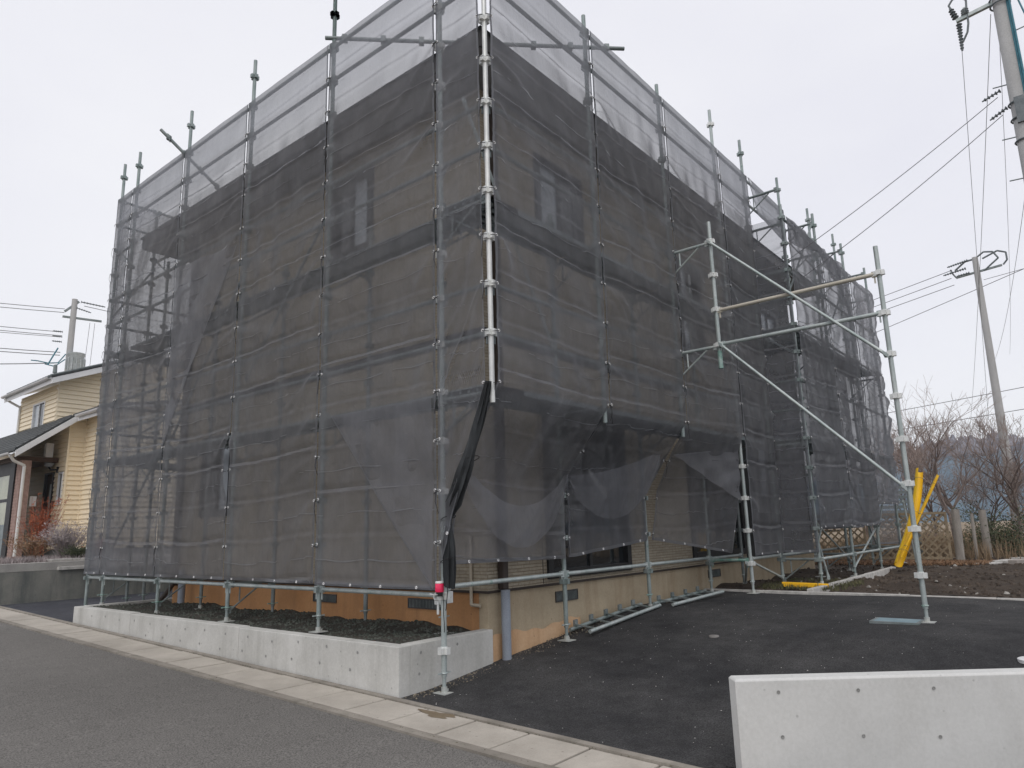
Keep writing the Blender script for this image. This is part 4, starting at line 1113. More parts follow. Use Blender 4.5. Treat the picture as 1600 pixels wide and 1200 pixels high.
# ---------------------------------------------------------------- yellow guards
def guard(a, b_, r, label, kind='half', mat='yellow', bend=0):
    a, b_ = Vector(a), Vector(b_); d = (b_-a).normalized(); s_ = d.cross(Vector((.6,.75,.1))).normalized(); n = s_.cross(d)
    t = empty('wire_guard', tuple(a), label, 'wire guard')
    m_ = MB(); N = 10
    def gf(u, v):
        ang = -1.9+3.8*u; c = a.lerp(b_, v)+n*bend*math.sin(v*math.pi)
        rr = r*(1 if .03 < v < .97 else .8)
        return c+s_*rr*math.sin(ang)+n*rr*math.cos(ang)
    m_.grid(gf, N, 14)
    def gf2(u, v):
        ang = -1.9+3.8*(1-u); c = a.lerp(b_, v)+n*bend*math.sin(v*math.pi)
        return c+s_*(r-.006)*math.sin(ang)+n*(r-.006)*math.cos(ang)
    m_.grid(gf2, N, 14)
    m_.build('shell', M[mat], t, True)
    for f_ in (.12, .5, .88):
        m_ = MB(); c = a.lerp(b_, f_)+n*bend*math.sin(f_*math.pi); m_.ring(c, d, r+.002, .004, 16, 4); m_.build('band', M['insul_dark'], t)
guard((9.68,-1.56,-.24), (11.24,-1.83,1.47), .078, 'broad curved yellow plastic guard leaning upright by the lattice fence', bend=-.10)
guard((9.70,-1.62,-.10), (10.79,-2.20,1.34), .027, 'thin yellow tube guard leaning beside the broad one')
t = empty('yellow_bar', (6.33,-1.0,-.36), 'solid bright yellow bar lying on the soil by the kerb', 'bar')
m_ = MB(); m_.add([(6.30,-.70,-.385),(6.38,-.70,-.385),(6.36,-1.33,-.385),(6.30,-1.33,-.385),(6.31,-.68,-.315),(6.375,-.68,-.315),(6.35,-1.34,-.325),(6.305,-1.34,-.325)], [(3,2,1,0),(4,5,6,7),(0,1,5,4),(1,2,6,5),(2,3,7,6),(3,0,4,7)])
m_.build('bar_body', M['yellow_bright'], t, bevel=.01)
m_ = MB(); m_.box(6.295,6.383,-1.205,-1.20,-.386,-.314); m_.build('band', M['insul_dark'], t)

# ---------------------------------------------------------------- lattice fence, log posts, hedge, low kerb wall
lf = empty('lattice_fence', (13.3, 1, -.4), 'brown criss cross lattice fence behind the scaffold feet', 'fence')
def lattice_panel(y0, y1):
    x = 13.35; z0, z1 = -.32, .68
    fr = MB(); fr.box(x-.02,x+.02,y0,y0+.05,z0,z1); fr.box(x-.02,x+.02,y1-.05,y1,z0,z1); fr.box(x-.02,x+.02,y0+.051,y1-.051,z1-.05,z1); fr.box(x-.02,x+.02,y0+.051,y1-.051,z0,z0+.05)
    fr.build('panel_frame', M['wood_lattice'], lf)
    for sgn in (1, -1):
        c = -1.2
        while c < (y1-y0)+1.2:
            ya, yb = c, c+sgn*(z1-z0); za, zb = z0, z1
            p0_, p1_ = Vector((x+sgn*.006, y0+ya, za)), Vector((x+sgn*.006, y0+yb, zb))
            pts = []
            for q in np.linspace(0, 1, 41):
                p = p0_.lerp(p1_, q)
                if y0+.03 < p.y < y1-.03: pts.append(p)
            if len(pts) > 3:
                m_ = MB(); m_.beam(pts[0], pts[-1],   .034, .010, up=(1,0,0)); m_.build('slat', M['wood_lattice'], lf)
            c += .17
for y0, y1 in ((-1.85,-.25),(-.2,1.4),(1.45,3.05)): lattice_panel(y0, y1)
for i, (px, py, r, h, lean, lab) in enumerate(((13.4,-1.98,.085,1.14,.03,'thick pale log post at the end of the lattice fence'),(13.9,-2.22,.035,1.05,.02,'thin stake just right of the thick log post'),
        (14.4,-2.38,.08,1.12,.0,'second thick grey log post before the dark hedge'),(16.2,-3.05,.05,1.1,.02,'slim log post right of the hedge'),(17.6,-3.75,.06,1.15,.05,'pale leaning post near the right picture edge'))):
    m_ = MB(); m_.tube((px,py,-.42),(px+lean,py-lean,-.42+h), r, r*.94, 14)
    m_.build('log_post', M['wood_grey'], None, True, label=lab, cat='post', group='log posts along the boundary')
kw = empty('boundary_kerb_wall', (13.5,-3.6,-.4), 'low stepped concrete and block wall dropping towards the right edge', 'wall')
for i in range(9):
    x0 = 12.3+i*.75; y_ = -2.55-.22*i
    m_ = MB(); m_.obox((x0+.37,y_,-.42+.018*i),(1,-.28,0),(.28,1,0),(0,0,1),.355,.12,.075); m_.build('coping_stone', M['stone_white'], kw, bevel=.008)
for i in range(8):
    for j in range(2):
        x0 = 12.6+i*.62+j*.3; y_ = -2.92-.20*i-.1*j
        m_ = MB(); m_.obox((x0+.3,y_,-.56+.17*j),(1,-.33,0),(.33,1,0),(0,0,1),.295,.08,.08); m_.build('block', M['block'], kw, bevel=.006)
def hedge(name, c, rx, ry, rz, n, mat, label, cat='shrub', leaf=.045, stems=14):
    t = empty(name, (c[0], c[1], c[2]-rz), label, cat)
    m_ = MB()
    for _ in range(stems):
        a_ = rng.random()*6.28; m_.tube((c[0]+.1*math.cos(a_), c[1]+.1*math.sin(a_), c[2]-rz), (c[0]+rx*.8*math.cos(a_)*rng.random(), c[1]+ry*.8*math.sin(a_), c[2]+rz*(.2+.7*rng.random())), .009, .003, 4)
    m_.build('stems', M['bark'], t)
    m_ = MB()
    cl = [(rng.normal(0,.45), rng.normal(0,.45), rng.normal(0,.45)) for _ in range(26)]
    for _ in range(n):
        k_ = cl[rng.integers(len(cl))]; p = Vector((c[0]+rx*(k_[0]+rng.normal(0,.2)), c[1]+ry*(k_[1]+rng.normal(0,.2)), c[2]+rz*(k_[2]+rng.normal(0,.22))))
        if p.z < c[2]-rz: continue
        a_ = Vector(rng.normal(0,1,3)).normalized(); b_ = a_.orthogonal().normalized(); s_ = leaf*(.5+rng.random())
        m_.add([p-a_*s_*.5, p+b_*s_*.3, p+a_*s_*.5, p-b_*s_*.3], [(0,1,2,3)])
    m_.build('leaves', mat, t, kind='stuff')
hedge('hedge', (15.0,-2.55,.12), .75, .8, .62, 5200, M['darkleaf'], 'dark evergreen bush between the log posts')
hedge('hedge', (16.6,-3.3,.12), .95, .9, .62, 6000, M['litter'], 'brown leafed bush nearer the right picture edge')
hedge('shrub', (13.9,-.9,.15), .5, .9, .55, 2400, M['drygrass'], 'sparse green brown shrub growing behind the lattice', leaf=.035)

# ---------------------------------------------------------------- bare trees
def bare_tree(base, h, seed, label, spread=.55, depth=6, r0=.06, lean=(0,0), n0=4, mat='bark'):
    rr = random.Random(seed); tr = empty('bare_tree', base, label, 'tree', 'leafless winter trees behind the lattice fence')
    trunk = MB(); br = MB(); tw = MB()
    def grow(p, d, L_, r, lvl):
        if lvl == 0 or r < .0012: return
        k_ = 3; q = p; dd = d.copy()
        for i in range(k_):
            nd = (dd+Vector((rr.gauss(0,.10), rr.gauss(0,.10), rr.gauss(0.03,.07)))).normalized()
            q2 = q+nd*L_/k_; mb = trunk if lvl == depth else (br if lvl > depth-4 else tw)
            ra, rb = r*(1-.28*i/k_), r*(1-.28*(i+1)/k_)
            mb.tube(q, q2, max(ra,.003), max(rb,.0026), 7 if lvl >= depth-1 else (5 if lvl > depth-4 else 3), False)
            if lvl < depth and rr.random() < .55:
                sd = (nd+Vector((rr.gauss(0,.7), rr.gauss(0,.7), rr.gauss(.1,.4)))).normalized()
                grow(q2, sd, L_*.55, rb*.5, lvl-2 if lvl > 2 else lvl-1)
            q, dd = q2, nd
        n = n0 if lvl == depth else rr.choice((2,2,3))
        for i in range(n):
            ax = Vector((rr.gauss(0,1), rr.gauss(0,1), rr.gauss(0,.35))).normalized()
            nd = (dd*(1-spread*.5)+ax*spread+Vector((0,0,.18))).normalized()
            grow(q, nd, L_*rr.uniform(.66,.9), r*.62, lvl-1)
    grow(Vector(base), Vector((lean[0], lean[1], 1)).normalized(), h*.24, r0, depth)
    trunk.build('trunk', M[mat], tr, True); br.build('branches', M[mat], tr, True); tw.build('twigs', M['twig'], tr, kind='stuff')
bare_tree((15.3,-1.72,-.4), 4.3, 3, 'bare tree with forked dark trunk just behind the thick log post', .50, 7, .05)
bare_tree((17.6,-1.5,-.4), 4.7, 9, 'bare twiggy tree left of the far utility pole', .55, 7, .055)
bare_tree((16.0,-2.9,-.4), 3.9, 15, 'reddish bare tree in front of the far utility pole', .48, 7, .045)
bare_tree((14.4,-.95,-.4), 3.4, 27, 'slim bare sapling standing over the lattice fence', .42, 6, .03)
bare_tree((22.0,1.9,-.4), 4.6, 33, 'farther bare tree showing beside the last net sheet', .55, 7, .06)
bare_tree((20.5,-.4,-.4), 3.4, 41, 'low bare tree behind the yellow guards', .6, 7, .05)

bare_tree((16.3,-2.35,-.4), 2.9, 51, 'dense reddish multi stemmed bush behind the log posts', .62, 7, .028, n0=7)
bare_tree((17.3,-3.3,-.4), 2.7, 57, 'dense bare bush at the foot of the far utility pole', .62, 7, .028, n0=7)
# stair-like dark shutter stack behind the yellow guard and blue shed
sb_ = empty('slatted_crate_stack', (14,-.6,.0), 'dark slatted screen behind the broad yellow guard', 'screen')
for i in range(9):
    m_ = MB(); m_.box(13.9,13.93,-1.2,-.15,.35+i*.11,.42+i*.11); m_.build('slat', M['board'], sb_)
for y_ in (-1.2,-.18):
    m_ = MB(); m_.box(13.94,13.98,y_,y_+.05,-.4,1.4); m_.build('post', M['steel_dark'], sb_)

# ---------------------------------------------------------------- utility poles and wires
def sagwire(mb, a, b_, sag, r, n=14):
    a, b_ = Vector(a), Vector(b_); pts = [a.lerp(b_, i/n)-Vector((0,0,sag*4*(i/n)*(1-i/n))) for i in range(n+1)]
    for i in range(n): mb.tube(pts[i], pts[i+1], r, n=5, caps=False)
def wire(a, b_, sag, r, label, cat='cable'):
    mb = MB(); sagwire(mb, a, b_, sag, r); return mb.build('overhead_wire', M['wire'], None, label=label, cat=cat, group='overhead wires')
def insulator(mb, c, d, n=5, r=.05, step=.035):
    c, d = Vector(c), Vector(d).normalized()
    for i in range(n): mb.tube(c+d*i*step, c+d*(i*step+.018), r*(1-.05*i), r*.55, 10)
    mb.tube(c, c+d*n*step, r*.35, n=8)
# big pole at the upper right
U1 = Vector((7.47,-4.43,-.5))
up = empty('utility_pole', tuple(U1), 'large concrete utility pole cut off at the upper right of the picture', 'utility pole')
m_ = MB(); m_.tube(U1, U1+Vector((0,0,10.5)), .150, .082, 20); m_.build('shaft', M['pole_conc'], up, True)
m_ = MB(); m_.tube((7.40,-4.53,2.0),(7.43,-4.52,10), .022, n=8); m_.tube((7.36,-4.56,3.4),(7.40,-4.54,10), .014, n=8); m_.build('conduit', M['teal'], up, True)
m_ = MB(); m_.path([(7.40,-4.62,8.2),(7.38,-4.72,7.6),(7.36,-4.78,6.8),(7.38,-4.76,6.0),(7.42,-4.60,5.6)], .012, 6); m_.build('cable_loop', M['teal'], up)
m_ = MB(); m_.beam((7.47,-3.86,8.12),(7.47,-5.4,8.30), .06,.06); m_.build('crossarm', M['steel'], up, bevel=.006)
m_ = MB()
for z in (8.20, 8.10, 6.45, 6.2, 5.85): m_.ring((7.47,-4.43,z),(0,0,1),.125,.014,18,5)
m_.build('pole_band', M['insul_dark'], up, True)
m_ = MB()
for i, z in enumerate((7.6, 5.95, 5.6, 5.3, 4.9, 6.8)):
    s_ = 1 if i%2 else -1; m_.tube((7.47,-4.43+s_*.1,z),(7.44,-4.43+s_*.27,z),.009,n=6)
m_.build('step_bolt', M['steel_dark'], up)
m_ = MB(); insulator(m_, (7.46,-3.89,8.04), (-.02,.03,-1), 9, .045, .05); m_.build('insulator', M['insul_dark'], up, True); m_ = MB(); insulator(m_, (7.46,-3.99,8.17), (0,0,1), 3, .06, .04); m_.build('insulator', M['porcelain'], up, True); m_ = MB(); insulator(m_, (7.46,-3.86,8.18), (0,.25,1), 4, .05, .05); m_.build('insulator', M['insul_dark'], up, True)
m_ = MB(); m_.path([(7.45,-3.84,8.30),(7.45,-3.80,8.42),(7.45,-3.86,8.50),(7.45,-3.96,8.50),(7.45,-4.03,8.40),(7.45,-4.02,8.28),(7.45,-4.01,8.0),(7.45,-3.98,7.86),(7.45,-3.90,7.72)], .015, 6); m_.build('jumper', M['insul_dark'], up)
m_ = MB(); insulator(m_, (7.43,-4.24,6.72), (-.1,.9,-.35), 5, .035, .05); m_.build('insulator', M['insul_dark'], up, True); m_ = MB(); insulator(m_, (7.43,-4.28,6.42), (-.1,.9,-.5), 5, .035, .05); m_.build('insulator', M['insul_dark'], up, True)
m_ = MB(); m_.box(7.33,7.40,-4.50,-4.38,6.1,6.5); m_.build('tag_plate', M['insul_dark'], up)
# far pole
U2 = Vector((17.4,-2.74,-.4))
u2o = empty('utility_pole', tuple(U2), 'slender far utility pole rising behind the bare trees', 'utility pole')
m_ = MB(); m_.tube(U2, U2+Vector((0,-.05,7.8)), .125, .070, 18); m_.build('shaft', M['pole_conc'], u2o, True)
m_ = MB(); m_.beam((17.36,-2.30,6.93),(17.45,-3.35,7.05), .05,.05); m_.build('crossarm', M['steel_dark'], u2o)
m_ = MB(); m_.path([(17.4,-2.78,7.36),(17.4,-2.55,7.34),(17.4,-2.3,7.15)], .025,6); m_.path([(17.4,-2.8,7.37),(17.4,-3.0,7.5),(17.4,-3.2,7.45),(17.4,-3.30,7.25),(17.4,-3.1,7.1),(17.4,-2.95,6.98)], .022,6)
m_.path([(17.4,-2.95,7.32),(17.4,-3.3,7.45),(17.4,-3.48,7.36),(17.4,-3.48,7.15),(17.4,-3.38,7.04)], .022,6); m_.path([(17.4,-2.30,6.95),(17.4,-2.22,7.1),(17.4,-2.2,7.2)], .02,6); m_.build('jumper', M['insul_dark'], u2o, True)
m_ = MB(); insulator(m_, (17.3,-2.62,7.33), (-.25,.9,-.22), 9, .045, .055); m_.build('insulator', M['insul_dark'], u2o, True); m_ = MB(); insulator(m_, (17.3,-2.55,7.12), (-.25,.9,-.2), 9, .045, .06); m_.build('insulator', M['insul_dark'], u2o, True); m_ = MB(); insulator(m_, (17.3,-2.62,6.98), (-.25,.9,-.15), 5, .04, .06); m_.build('insulator', M['insul_dark'], u2o, True)
# left pole
U3 = Vector((4.63,24.0,.2))
u3o = empty('utility_pole', tuple(U3), 'grey utility pole with a drum transformer behind the cream house', 'utility pole')
m_ = MB(); m_.tube(U3, (4.62,24.0,9.43), .14, .095, 16); m_.build('shaft', M['pole_conc'], u3o, True)
m_ = MB(); m_.beam((4.35,24.1,8.92),(4.75,23.95,9.36), .07,.07); m_.beam((4.3,24.1,8.72),(5.5,23.72,8.70), .07,.07); m_.build('crossarm', M['steel_dark'], u3o)
m_ = MB(); m_.lathe((4.80,23.85,6.62), [(0,0),(.26,0),(.27,.05),(.27,.62),(.30,.66),(.30,.72),(0,.75)], 20)
for i in range(14):
    t_ = 2*math.pi*i/14; m_.obox((4.80+.29*math.cos(t_),23.85+.29*math.sin(t_),6.92),(math.cos(t_),math.sin(t_),0),(-math.sin(t_),math.cos(t_),0),(0,0,1),.03,.012,.22)
m_.build('transformer', M['porcelain'], u3o, True)
m_ = MB()
for c_, d_, n_, r__, st_ in (((4.35,24.07,8.13),(-.9,.25,0),5,.05,.06),((4.35,24.07,7.94),(-.9,.25,0),5,.05,.06),((4.35,24.07,7.75),(-.9,.25,0),5,.05,.06),((4.8,23.9,9.35),(.9,-.3,-.1),8,.06,.1),((4.7,23.95,9.1),(.9,-.3,-.25),6,.05,.08)):
    m_ = MB(); insulator(m_, c_, d_, n_, r__, st_); m_.build('insulator', M['insul_dark'], u3o, True)
m_ = MB(); m_.path([(4.5,24,7.3),(4.3,24.05,6.95),(4.0,24.1,6.9),(3.7,24.2,6.95),(3.5,24.25,6.95)], .02,5); m_.path([(4.5,24,7.1),(4.2,24.05,6.8),(3.9,24.1,6.85)], .02,5); m_.path([(4.0,24.1,6.85),(4.25,24.05,7.5)],.025,5); m_.build('cable_loop', M['teal'], u3o)
m_ = MB(); m_.tube((4.75,23.95,7.1),(6.3,23.4,5.2),.018,n=6); m_.path([(5.15,23.85,8.6),(5.05,23.9,5.0)],.008,4); m_.path([(5.3,23.8,8.6),(5.25,23.85,5.0)],.008,4); m_.build('guy_wire', M['wire'], u3o)
# wires, left side
for za, zb, lab in ((9.02, 8.60, 'upper twin cable left of the pole behind the cream house'), (8.13, 8.05, 'middle cable of the left pole'),):
    for dz in (0, -.14):
        wire((4.35,24.1,za+dz), (-10,28,zb+dz+.5), .25, .012, lab+(', top strand' if dz == 0 else ', bottom strand'))
mb = MB()
for i in range(22):
    p = Vector((4.35,24.1,8.95)).lerp(Vector((-10,28,9.03)), i/22*.7+.01); 
wire((4.35,24.1,7.94), (-10,28,8.2), .25, .01, 'thin cable just under the middle cable of the left pole')
wire((4.35,24.1,7.36), (-10,28,7.8), .3, .014, 'lower cable of the left pole, first strand'); wire((4.35,24.1,7.25), (-10,28,7.66), .3, .014, 'lower cable of the left pole, second strand')
wire((4.2,24.1,6.93), (-10,28,6.2), .35, .016, 'lowest drooping cable of the left pole')
wire((4.9,23.85,9.2), (14,21,9.2), .3, .012, 'cable leaving the left pole towards the netted house')
# wires, right side
wire((7.43,-4.20,6.63), (6.6,1.5,3.6), .18, .006, 'service wire dropping from the large pole to the netted house, upper one')
wire((7.43,-4.22,6.33), (6.8,1.5,3.2), .22, .006, 'service wire dropping from the large pole to the netted house, lower one')
wire((7.45,-3.87,7.58), (17.4,-2.5,-3.0+6.0), .0, .004, 'thin wire falling from the insulator of the large pole')
wire((7.45,-4.30,8.0), (40,1.0,3.0), .5, .005, 'long thin wire running from the large pole to the horizon')
wire((7.47,-4.35,7.6), (30,-2.4,7.0), .5, .004, 'faint wire from the large pole towards the far pole')
wire((7.47,-4.44,5.6), (24,-2.2,5.5), .4, .004, 'faint wire low on the large pole')
for dz, dy in ((.0,0),(-.22,.04),(-.42,.0)):
    wire((17.2,-2.25+dy,7.12+dz), (24,16,6.8+dz), .25, .009, ['top','middle','low'][[0,-.22,-.42].index(dz) if dz in (0,-.22,-.42) else 0]+' of the three wires leaving the far pole leftwards')
wire((17.4,-8,8.0), (24,18,3.6), .3, .009, 'pale wire crossing behind the far pole, rising right')
wire((17.4,-8.2,4.2), (24,18,3.4), .2, .009, 'low wire crossing the far pole above the trees')
wire((17.4,-8.2,3.6), (24,18,2.9), .2, .009, 'lowest wire crossing the far pole among the twigs')
wire((17.45,-2.9,6.75), (15,-12,7.2), .1, .007, 'short wire from the far pole to the right edge')

# ---------------------------------------------------------------- neighbouring cream house
nh = empty('cream_house', (2, 15, .3), 'cream clapboard house with white eaves and dark roofs at the left', 'house')
def lap_wall(axis, c, a0, a1, z0, z1, lap=.118, zfn=None, holes=()):
    """horizontal lap boards; axis x: plane x=c facing -x; axis y: plane y=c facing -y"""
    mb = MB(); z = z0; d = .026
    while z < z1-.01:
        zt_ = min(z+lap, z1); lo, hi = a0, a1
        if zfn: hi_lim = zfn(z); 
        segs_ = [(lo, hi)]
        for h in holes:
            if h[2] < (z+zt_)/2 < h[3]:
                ns = []
                for s0, s1 in segs_:
                    if h[0] > s0 and h[1] < s1: ns += [(s0, h[0]), (h[1], s1)]
                    elif h[0] <= s0 < h[1]: ns.append((h[1], s1))
                    elif h[0] < s1 <= h[1]: ns.append((s0, h[0]))
                    else: ns.append((s0, s1))
                segs_ = ns
        for s0, s1 in segs_:
            if zfn: s0 = max(s0, zfn(z))
            if s1 <= s0: continue
            if axis == 'y': v = [(s0,c,z),(s1,c,z),(s1,c-d,z+.002),(s0,c-d,z+.002),(s0,c,zt_),(s1,c,zt_)]
            else: v = [(c,s0,z),(c,s1,z),(c-d,s1,z+.002),(c-d,s0,z+.002),(c,s0,zt_),(c,s1,zt_)]
            mb.add(v, [(0,1,2,3),(3,2,5,4)])
        z = zt_
    return mb
Z0 = .385
def lapb(*a, **k): return lap_wall(*a, **k).build('clapboard_wall', M['lap_cream'], nh)
# lower walls
lapb('x', 1.93, 15.02, 17.6, Z0, 3.45, holes=[(15.72,16.32,Z0,2.28),(15.12,15.42,1.45,2.25)])
lapb('y', 15.0, 1.93, 2.28, Z0, 3.7)
lapb('x', 2.30, 13.2, 14.98, Z0, 3.75)
lapb('y', 13.2, 2.30, 9, Z0, 3.9)
# corner trims
for x, y_ in ((1.92,14.985),(2.285,14.965),(2.29,13.19)):
    m_ = MB(); m_.box(x-.02,x+.025,y_-.02,y_+.025,Z0,3.55); m_.build('corner_trim', M['lap_cream'], nh)
# base
m_ = MB(); m_.box(1.96,9,15.03,21,-.1,Z0-.01); m_.box(2.33,9,13.24,15.02,-.1,Z0-.01); m_.build('base', M['conc_old'], nh)
m_ = MB(); m_.box(1.97,9,15.05,21,Z0,3.4); m_.box(2.34,9,13.25,15.03,Z0,3.5); m_.build('wall_core', M['lap_cream'], nh)
# upper storey, corner (1.93,16.1)
UZ0, UZ1 = 3.3, 4.62
lapb('x', 1.93, 16.12, 19.0, UZ0, UZ1, holes=[(16.95,17.85,UZ0,4.28)])
lap_wall('y', 16.1, 1.93, 8, UZ0, 6.4, zfn=lambda z: 1.93+max(0, (z-4.66))*2.45).build('clapboard_wall', M['lap_cream'], nh)
m_ = MB(); m_.box(1.915,1.96,16.085,16.125,UZ0,4.6); m_.build('corner_trim', M['lap_cream'], nh)
m_ = MB(); m_.box(1.98,8,16.15,19.0,UZ0,4.5); m_.build('wall_core', M['lap_cream'], nh)
# upper roof: slopes up with x from the eave at x=1.6
sl = .408
def roofslab(x0, x1, y0, y1, z0, sl, th, mat, name, kids=True):
    m_ = MB(); za, zb = z0, z0+(x1-x0)*sl
    m_.add([(x0,y0,za),(x1,y0,zb),(x1,y1,zb),(x0,y1,za),(x0,y0,za+th),(x1,y0,zb+th),(x1,y1,zb+th),(x0,y1,za+th)], [(3,2,1,0),(4,5,6,7),(0,1,5,4),(1,2,6,5),(2,3,7,6),(3,0,4,7)])
    return m_.build(name, mat, nh)
ur = roofslab(1.60, 6.0, 15.62, 19.3, 4.60, sl, .05, M['white_paint'], 'soffit')
rf = roofslab(1.57, 6.0, 15.56, 19.35, 4.66, sl, .05, M['roof_dark'], 'roof')
for i in range(19):   # standing ribs of the sheet roof
    y_ = 15.62+i*.19; m_ = MB(); m_.beam((1.56,y_,4.725),(6.0,y_,4.725+4.44*sl), .018,.03); m_.build('roof_rib', M['steel_dark'], rf)
m_ = MB(); m_.add([(1.60,15.575,4.50),(6.0,15.575,4.50+4.4*sl),(6.0,15.61,4.50+4.4*sl),(1.60,15.61,4.50),(1.60,15.575,4.655),(6.0,15.575,4.655+4.4*sl),(6.0,15.61,4.655+4.4*sl),(1.60,15.61,4.655)], [(3,2,1,0),(4,5,6,7),(0,1,5,4),(1,2,6,5),(2,3,7,6),(3,0,4,7)])
m_.build('barge_board', M['white_paint'], nh, bevel=.004)
def halfgutter(a, b_, r=.055):
    a, b_ = Vector(a), Vector(b_); d = (b_-a).normalized(); s_ = Vector((d.y,-d.x,0)); m_ = MB()
    m_.grid(lambda u, v: a.lerp(b_, v)+s_*r*math.cos(math.pi*u)-Vector((0,0,1))*r*math.sin(math.pi*u), 8, 2)
    m_.grid(lambda u, v: a.lerp(b_, v)+s_*(r-.008)*math.cos(math.pi*(1-u))-Vector((0,0,1))*(r-.008)*math.sin(math.pi*(1-u)), 8, 2)
    return m_.build('eave_gutter', M['white_paint'], nh, True)
halfgutter((1.54,15.6,4.66), (1.54,19.3,4.66)); m_ = MB(); m_.box(1.585,1.60,15.6,19.3,4.50,4.69); m_.build('fascia', M['white_paint'], nh)
m_ = MB(); m_.path([(1.54,19.1,4.58),(1.80,18.95,4.40),(1.88,18.9,4.35),(1.88,18.9,3.3)], .032, 8); m_.build('downpipe', M['pipe_white'], nh, True)
# upper window
def nwin(axis, c, a0, a1, z0, z1, panes=2, frame='white_paint', glass=('glass_pale','glass')):
    def bx(mb, a, b_, za, zb, d0, d1):
        if axis == 'y': mb.box(a, b_, d0, d1, za, zb)
        else: mb.box(d0, d1, a, b_, za, zb)
    fr = MB(); t = .04
    bx(fr,a0,a0+t,z0,z1,c-.035,c+.03); bx(fr,a1-t,a1,z0,z1,c-.035,c+.03); bx(fr,a0+t,a1-t,z1-t,z1,c-.035,c+.03); bx(fr,a0+t,a1-t,z0,z0+t,c-.035,c+.03)
    f = fr.build('window', M[frame], nh, bevel=.004)
    for i in range(panes):
        s0 = a0+t+(a1-a0-2*t)*i/panes; s1 = a0+t+(a1-a0-2*t)*(i+1)/panes
        pm = MB(); bx(pm, s0+.004, s1-.004, z0+t, z1-t, c+.005, c+.012); pm.build('pane', M[glass[i%2]], f)
    if panes == 2:
        pm = MB(); mid = (a0+a1)/2; bx(pm, mid-.015, mid+.015, z0+t, z1-t, c-.02, c+.004); pm.build('sash_bar', M[frame], f)
    return f
nwin('x', 1.93, 16.95, 17.85, 3.25, 4.28, 2, glass=('glass','glass_pale'))
nwin('x', 1.93, 15.12, 15.42, 1.45, 2.25, 1, glass=('glass','glass'))
# door
d_ = MB(); d_.box(1.95,1.99,15.75,16.29,Z0,2.25); dr = d_.build('door', M['brown_door'], nh)
m_ = MB(); m_.box(1.945,1.96,15.84,16.08,1.05,2.0); m_.build('door_glass', M['glass_frost'], dr)
m_ = MB(); m_.box(1.88,1.95,15.72,15.75,Z0,2.28); m_.box(1.88,1.95,16.29,16.32,Z0,2.28); m_.box(1.88,1.95,15.75,16.29,2.25,2.28); m_.build('door_frame', M['flat_black'], dr)
m_ = MB(); m_.tube((1.93,16.2,1.15),(1.93,16.2,1.35),.012,n=8); m_.build('handle', M['steel_bright'], dr, True)
# wall lantern
m_ = MB(); m_.lathe((1.78,15.75,2.40), [(.0,0),(.07,.01),(.115,.07),(.13,.15),(.12,.16),(.0,.165)], 16); lg = m_.build('wall_lamp', M['glass_pale'], nh, True)
m_ = MB(); m_.path([(1.78,15.75,2.40),(1.80,15.68,2.33),(1.92,15.55,2.33)], .02, 8); m_.box(1.90,1.93,15.50,15.60,2.26,2.40); m_.build('lamp_arm', M['flat_black'], lg)
m_ = MB(); m_.box(1.89,1.928,15.56,15.64,1.40,1.55); m_.build('intercom', M['flat_black'], nh)
# lower roof over the porch (slopes up with x), verge facing us
sl2 = .77
lr = roofslab(.72, 1.93, 14.70, 20.6, 2.66, sl2, .05, M['roof_dark'], 'roof')
roofslab(.75, 1.92, 14.74, 20.5, 2.60, sl2, .04, M['white_paint'], 'soffit')
for i in range(9):
    xx = .74+i*.135; m_ = MB(); m_.box(xx,xx+.02,14.72,20.6,2.66+(xx-.72)*sl2+.045,2.66+(xx-.72)*sl2+.075); m_.build('roof_course', M['roof_dark'], lr)
m_ = MB(); m_.add([(.74,14.68,2.50),(2.02,14.68,3.50),(2.02,14.715,3.50),(.74,14.715,2.50),(.74,14.68,2.66),(2.02,14.68,3.655),(2.02,14.715,3.655),(.74,14.715,2.66)], [(3,2,1,0),(4,5,6,7),(0,1,5,4),(1,2,6,5),(2,3,7,6),(3,0,4,7)])
m_.build('barge_board', M['white_paint'], nh, bevel=.004)
roofslab(1.96, 5.0, 13.0, 16.08, 3.62, .18, .06, M['roof_dark'], 'roof'); roofslab(1.98, 5.0, 13.02, 16.08, 3.56, .18, .05, M['white_paint'], 'soffit')
halfgutter((1.92,13.0,3.60),(1.92,14.62,3.60),.06); m_ = MB(); m_.box(1.965,1.98,13.0,14.66,3.46,3.66); m_.build('fascia', M['white_paint'], nh)
halfgutter((.68,14.8,2.62),(.68,20.5,2.62),.055)
m_ = MB(); m_.path([(.68,14.86,2.56),(.78,14.9,2.44),(1.02,14.95,2.34),(1.02,14.95,.25)], .035, 10); m_.build('downpipe', M['pipe_white'], nh, True)
# porch: pink brick pier, dark posts, window wall
m_ = MB(); br_ = empty('x') if False else None
pier = MB(); pier.box(1.06,1.26,15.28,15.60,.2,2.5); pr = pier.build('pier', M['brick_pink'], nh)
rows = int(2.3/.075)
m_ = MB()
for i in range(rows): z = .2+i*.075; m_.box(1.052,1.2605,15.272,15.605,z,z+.064)
m_.build('brick_course', M['brick_pink'], pr, kind='stuff')
m_ = MB(); m_.box(1.02,1.10,15.62,15.95,.2,2.5); m_.box(1.05,1.09,15.95,19,2.2,2.5); m_.box(1.05,1.09,15.95,19,1.55,1.62); m_.build('porch_frame', M['flat_black'], nh)
m_ = MB(); m_.box(1.07,1.08,15.95,19,1.62,2.2); m_.box(1.07,1.08,15.95,19,1.0,1.55); m_.build('porch_glass', M['glass_green'], nh)
m_ = MB(); m_.box(1.06,1.09,15.95,19,.2,1.0); m_.build('porch_panel', M['board'], nh)
